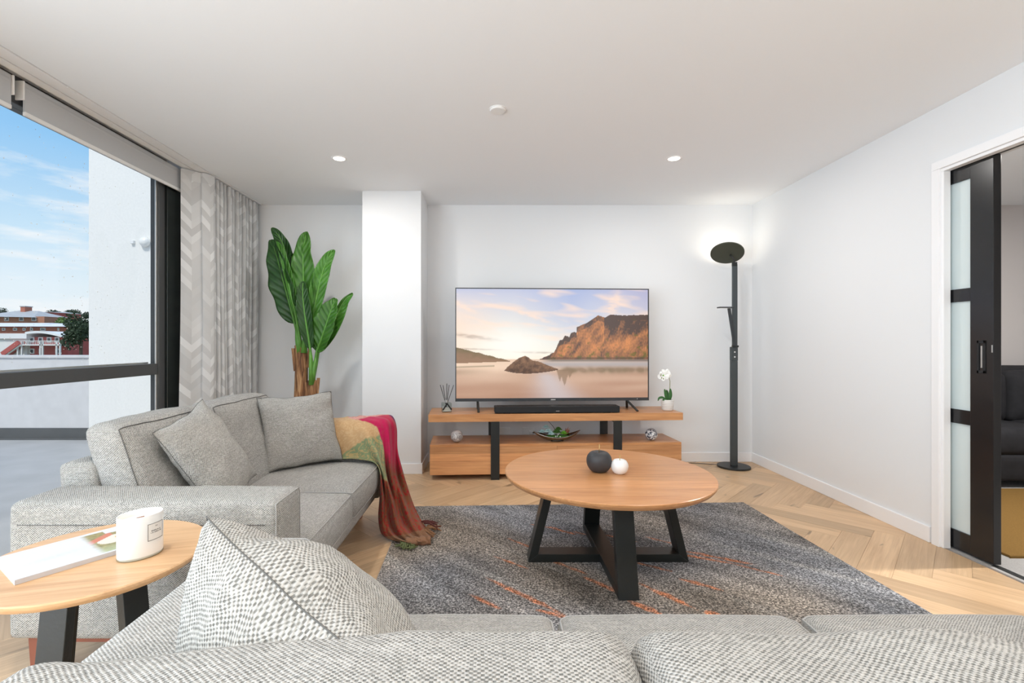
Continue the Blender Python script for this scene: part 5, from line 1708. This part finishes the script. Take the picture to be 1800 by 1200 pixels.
# ================================================================== floor lamp
def floor_lamp():
    X, Y = 2.356, 4.60
    t = thing('floor_lamp', 'tall black floor lamp with round uplight head and folding reading arm in the corner', 'lamp', (X, Y, 0))
    MB().lathe([(.147, 0), (.149, .004), (.149, .014), (.145, .018), (.04, .020), (.03, .020)], 56).build('base', 'black_metal', t, smooth=False)
    MB().box(-.030, .032, -.018, .018, .019, 1.03).build('pole', 'charcoal_pole', t, .004)
    cb = MB().box(-.031, .033, -.0195, .0185, 1.03, 1.165).build('control_box', 'charcoal_pole', t, .004)
    for z in (1.068, 1.115):
        MB().loft([[(.0 + .0075 * math.cos(2 * PI * i / 14), y, z + .0075 * math.sin(2 * PI * i / 14)) for i in range(14)] for y in (-.0195, -.0225)]).build('button', 'silver_dot', cb)
    MB().box(-.012, .034, -.010, .016, 1.165, 1.965).build('upper_pole', 'charcoal_pole', t, .004)
    MB().box(-.014, .030, -.014, .014, 1.945, 1.985).build('hinge', 'black_metal', t, .004)
    # reading arm folded up beside the pole, with a flat head
    MB().slab((-.005, -.030, 1.172), (-.068, -.045, 1.535), .030, .012, (1, .1, .15)).build('reading_arm', 'charcoal_metal', t, .003)
    MB().box(-.030, .030, -.040, -.016, 1.160, 1.180).build('arm_hinge', 'black_metal', t, .003)
    rh = MB().box(-.172, -.030, -.075, -.015, 1.536, 1.548).build('reading_head', 'charcoal_metal', t, .003)
    MB().box(-.162, -.06, -.070, -.020, 1.5345, 1.5362).build('diffuser', 'white_plastic', rh)
    # tilted disc: dark underside to the room, light from its upper face on to the corner
    nrm = Vector((.237, .463, .85)).normalized(); ax = Vector((1, 0, 0)); ax = (ax - nrm * ax.dot(nrm)).normalized(); ay = nrm.cross(ax)
    c = Vector((-.058, .010, 2.075)); n = 56; R = .149
    rings = []
    for r, h in ((.10, -.010), (R - .002, -.008), (R, -.005), (R, .006), (R - .003, .008), (R - .012, .008)):
        rings.append([c + ax * (r * math.cos(2 * PI * i / n)) + ay * (r * math.sin(2 * PI * i / n)) + nrm * h for i in range(n)])
    hd = MB().loft(rings).build('head', 'lamp_shell', t)
    lr = [[c + ax * (r * math.cos(2 * PI * i / n)) + ay * (r * math.sin(2 * PI * i / n)) + nrm * h for i in range(n)] for r, h in ((R - .014, .0082), (R - .014, .0095))]
    MB().loft(lr).build('light_panel', 'led_uplight', hd)
    MB().tube([(.006, 0, 1.97), (.004, -.002, 2.0), c + Vector((.045, -.03, -.055)), c + Vector((.03, 0, -.02))], .008, 8).build('neck', 'black_metal', t, smooth=True)
    ld = bpy.data.lights.new('uplight', 'AREA'); ld.shape = 'DISK'; ld.size = .26; ld.energy = .26; ld.color = (1, .88, .70)
    lo = bpy.data.objects.new('lamp', ld); C.objects.link(lo); lo.parent = t
    lo.location = c + nrm * .012; lo.rotation_euler = nrm.to_track_quat('-Z', 'Y').to_euler()
    lo.rotation_euler = (-nrm).to_track_quat('Z', 'Y').to_euler()
    MB().tube([(-.14, .06, .012), (-.19, .10, .005), (-.28, .13, .004), (-.42, .16, .004), (-.62, .175, .004), (-.80, .17, .004)], .003, 6).build('cord', 'cable', t, smooth=True)
plain('lamp_shell', (.055, .058, .038), .55, metal=.2, bump=.05)
floor_lamp()

# ================================================================== banana plant
def banana():
    t = thing('banana_plant', 'tall artificial banana plant with broad green leaves in the corner behind the sofa', 'plant', (-1.70, 4.30, 0))
    Y = 4.30; s = 835 / Y
    def W(px, py, dy=0.0):
        yy = Y + dy
        return Vector(((px - 862) * yy / 835 + 1.70, dy, 1.2 - (py - 603) * yy / 835))
    MB().lathe([(.13, 0), (.15, .01), (.175, .30), (.18, .31), (.165, .31), (.16, .27)], 36).build('pot', 'pot_black', t, smooth=True)
    MB().lathe([(.160, .24), (.159, .275)], 30).build('soil', 'soil', t)
    def trunk(pts, rs):
        mb = MB().tube(pts, rs, 12)
        mb.build('trunk', 'banana_trunk', t, smooth=True)
    trunk([(-.02, 0, .26), W(529, 760), W(529, 700), W(530, 650), W(530, 622), W(528, 606)], [.085, .066, .060, .056, .056, .050])
    trunk([(.06, -.02, .26), W(549, 770, -.02), W(549, 720, -.02), W(549, 690, -.02), W(549, 668, -.02)], [.05, .045, .042, .040, .036])
    trunk([(-.08, .0, .26), W(521, 740, -.03), W(521, 700, -.03), W(521, 684, -.03)], [.03, .022, .020, .018])
    # cut bark flaps
    for px, py, dx in ((541, 606, .02), (519, 612, -.02), (556, 664, .02), (540, 672, -.015)):
        MB().slab(W(px, py + 40, -.03), W(px, py, -.03) + Vector((dx, 0, 0)), .028, .006, (1, 0, 0)).build('bark_flap', 'banana_trunk', t)
    def leaf(pts, wid, mat, facing, fold=.35, wavy=.012, seed=0, stem=None):
        """pts: midrib from base to tip as (px, py, dy); wid: half widths (left, right) in px at the widest"""
        P = [W(*p) for p in pts]; n = 30; m = 8
        mid = []
        for i in range(n + 1):
            q = i / n * (len(P) - 1); k = min(int(q), len(P) - 2); f = q - k
            a = P[max(k - 1, 0)]; b = P[k]; c = P[k + 1]; d = P[min(k + 2, len(P) - 1)]
            mid.append(.5 * ((2 * b) + (-a + c) * f + (2 * a - 5 * b + 4 * c - d) * f * f + (-a + 3 * b - 3 * c + d) * f ** 3))
        vs = []; uv = []
        face = Vector(facing).normalized()
        for i, p in enumerate(mid):
            tg = (mid[min(i + 1, n)] - mid[max(i - 1, 0)]).normalized()
            sd = tg.cross(face).normalized(); nr = sd.cross(tg).normalized()
            u = i / n
            prof = (math.sin(PI * min(1, u ** .80 * .97 + .02)) ** .62) * (1 - .10 * u)
            for j in range(-m, m + 1):
                w = (wid[0] if j < 0 else wid[1]) / s * prof
                x = j / m
                wv = wavy * math.sin(u * 22 + seed + (2 if j < 0 else 0)) * abs(x) ** 1.5 + wavy * .8 * mnoise.noise(Vector((u * 6, x * 2, seed)))
                lift = fold * abs(x) ** 1.4 * w
                vs.append(p + sd * (x * w) + nr * (lift + wv)); uv.append((x, u * .45))
        Wd = 2 * m + 1
        fs = [(i * Wd + j, i * Wd + j + 1, (i + 1) * Wd + j + 1, (i + 1) * Wd + j) for i in range(n) for j in range(2 * m)]
        me = bpy.data.meshes.new('leaf'); me.from_pydata([tuple(v) for v in vs], [], fs)
        ul = me.uv_layers.new(name='UVMap')
        ul.data.foreach_set('uv', np.array([uv[v] for f in fs for v in f], dtype=np.float32).ravel())
        shade(me)
        o = obj('leaf', me, mat, t)
        md = o.modifiers.new('thickness', 'SOLIDIFY'); md.thickness = .003; md.offset = 0
        st = ([W(*q) for q in stem] if stem else [])
        path = st + mid[:n - 1]
        rr = [.013] * len(st) + [.010 * (1 - .85 * i / n) + .001 for i in range(n - 1)]
        MB().tube(path, rr, 7).build('midrib', 'leaf_stem', o, smooth=True)
    F = (0, -1, 0)
    # tall leaf behind, tip curling left
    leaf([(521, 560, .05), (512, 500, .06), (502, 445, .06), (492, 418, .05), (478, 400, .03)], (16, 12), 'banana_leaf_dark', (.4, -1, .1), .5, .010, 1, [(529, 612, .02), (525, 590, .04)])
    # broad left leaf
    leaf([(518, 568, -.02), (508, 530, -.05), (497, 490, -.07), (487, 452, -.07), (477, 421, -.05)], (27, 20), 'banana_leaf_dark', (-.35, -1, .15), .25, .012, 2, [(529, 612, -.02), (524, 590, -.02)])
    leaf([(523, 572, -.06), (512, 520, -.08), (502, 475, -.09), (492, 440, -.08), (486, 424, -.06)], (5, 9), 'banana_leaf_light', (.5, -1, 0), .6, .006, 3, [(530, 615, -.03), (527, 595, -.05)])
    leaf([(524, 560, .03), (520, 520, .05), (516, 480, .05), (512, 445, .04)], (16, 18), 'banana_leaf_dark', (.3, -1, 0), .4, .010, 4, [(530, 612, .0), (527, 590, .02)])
    # central upright leaf
    leaf([(538, 572, -.01), (535, 530, -.03), (533, 480, -.04), (533, 440, -.04), (539, 407, -.03)], (21, 22), 'banana_leaf', F, .22, .012, 5, [(531, 612, -.02), (535, 592, -.02)])
    # right upper leaf
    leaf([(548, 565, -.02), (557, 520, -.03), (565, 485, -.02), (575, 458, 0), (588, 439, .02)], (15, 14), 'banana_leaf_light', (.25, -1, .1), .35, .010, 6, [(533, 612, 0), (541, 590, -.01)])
    # small dark leaf in front
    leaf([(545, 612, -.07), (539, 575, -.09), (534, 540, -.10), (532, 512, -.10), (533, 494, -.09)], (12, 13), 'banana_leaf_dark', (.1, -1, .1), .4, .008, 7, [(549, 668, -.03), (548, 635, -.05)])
    # lower right leaf
    leaf([(557, 617, -.04), (565, 595, -.07), (575, 565, -.08), (583, 542, -.07), (590, 524, -.05)], (24, 18), 'banana_leaf', (-.1, -1, .2), .22, .012, 8, [(550, 668, -.02), (553, 640, -.03)])
    # far right folded leaf
    leaf([(560, 617, .0), (578, 585, .0), (592, 555, .01), (604, 530, .02), (620, 515, .03)], (7, 13), 'banana_leaf_light', (.5, -1, .2), .7, .008, 9, [(551, 668, -.01), (556, 640, -.01)])
    # green sheaths at the top of the trunks
    for pts, rr in (([(528, 622, -.02), (524, 596, -.03), (521, 572, -.03)], [.035, .026, .012]), ([(534, 620, -.03), (536, 596, -.03), (538, 570, -.02)], [.03, .022, .011]),
                    ([(549, 676, -.03), (551, 650, -.04), (555, 628, -.04)], [.026, .020, .010]), ([(547, 676, -.05), (546, 648, -.06), (545, 618, -.07)], [.022, .016, .009])):
        MB().tube([W(*p) for p in pts], rr, 9).build('leaf_sheath', 'leaf_stem', t, smooth=True)
banana()
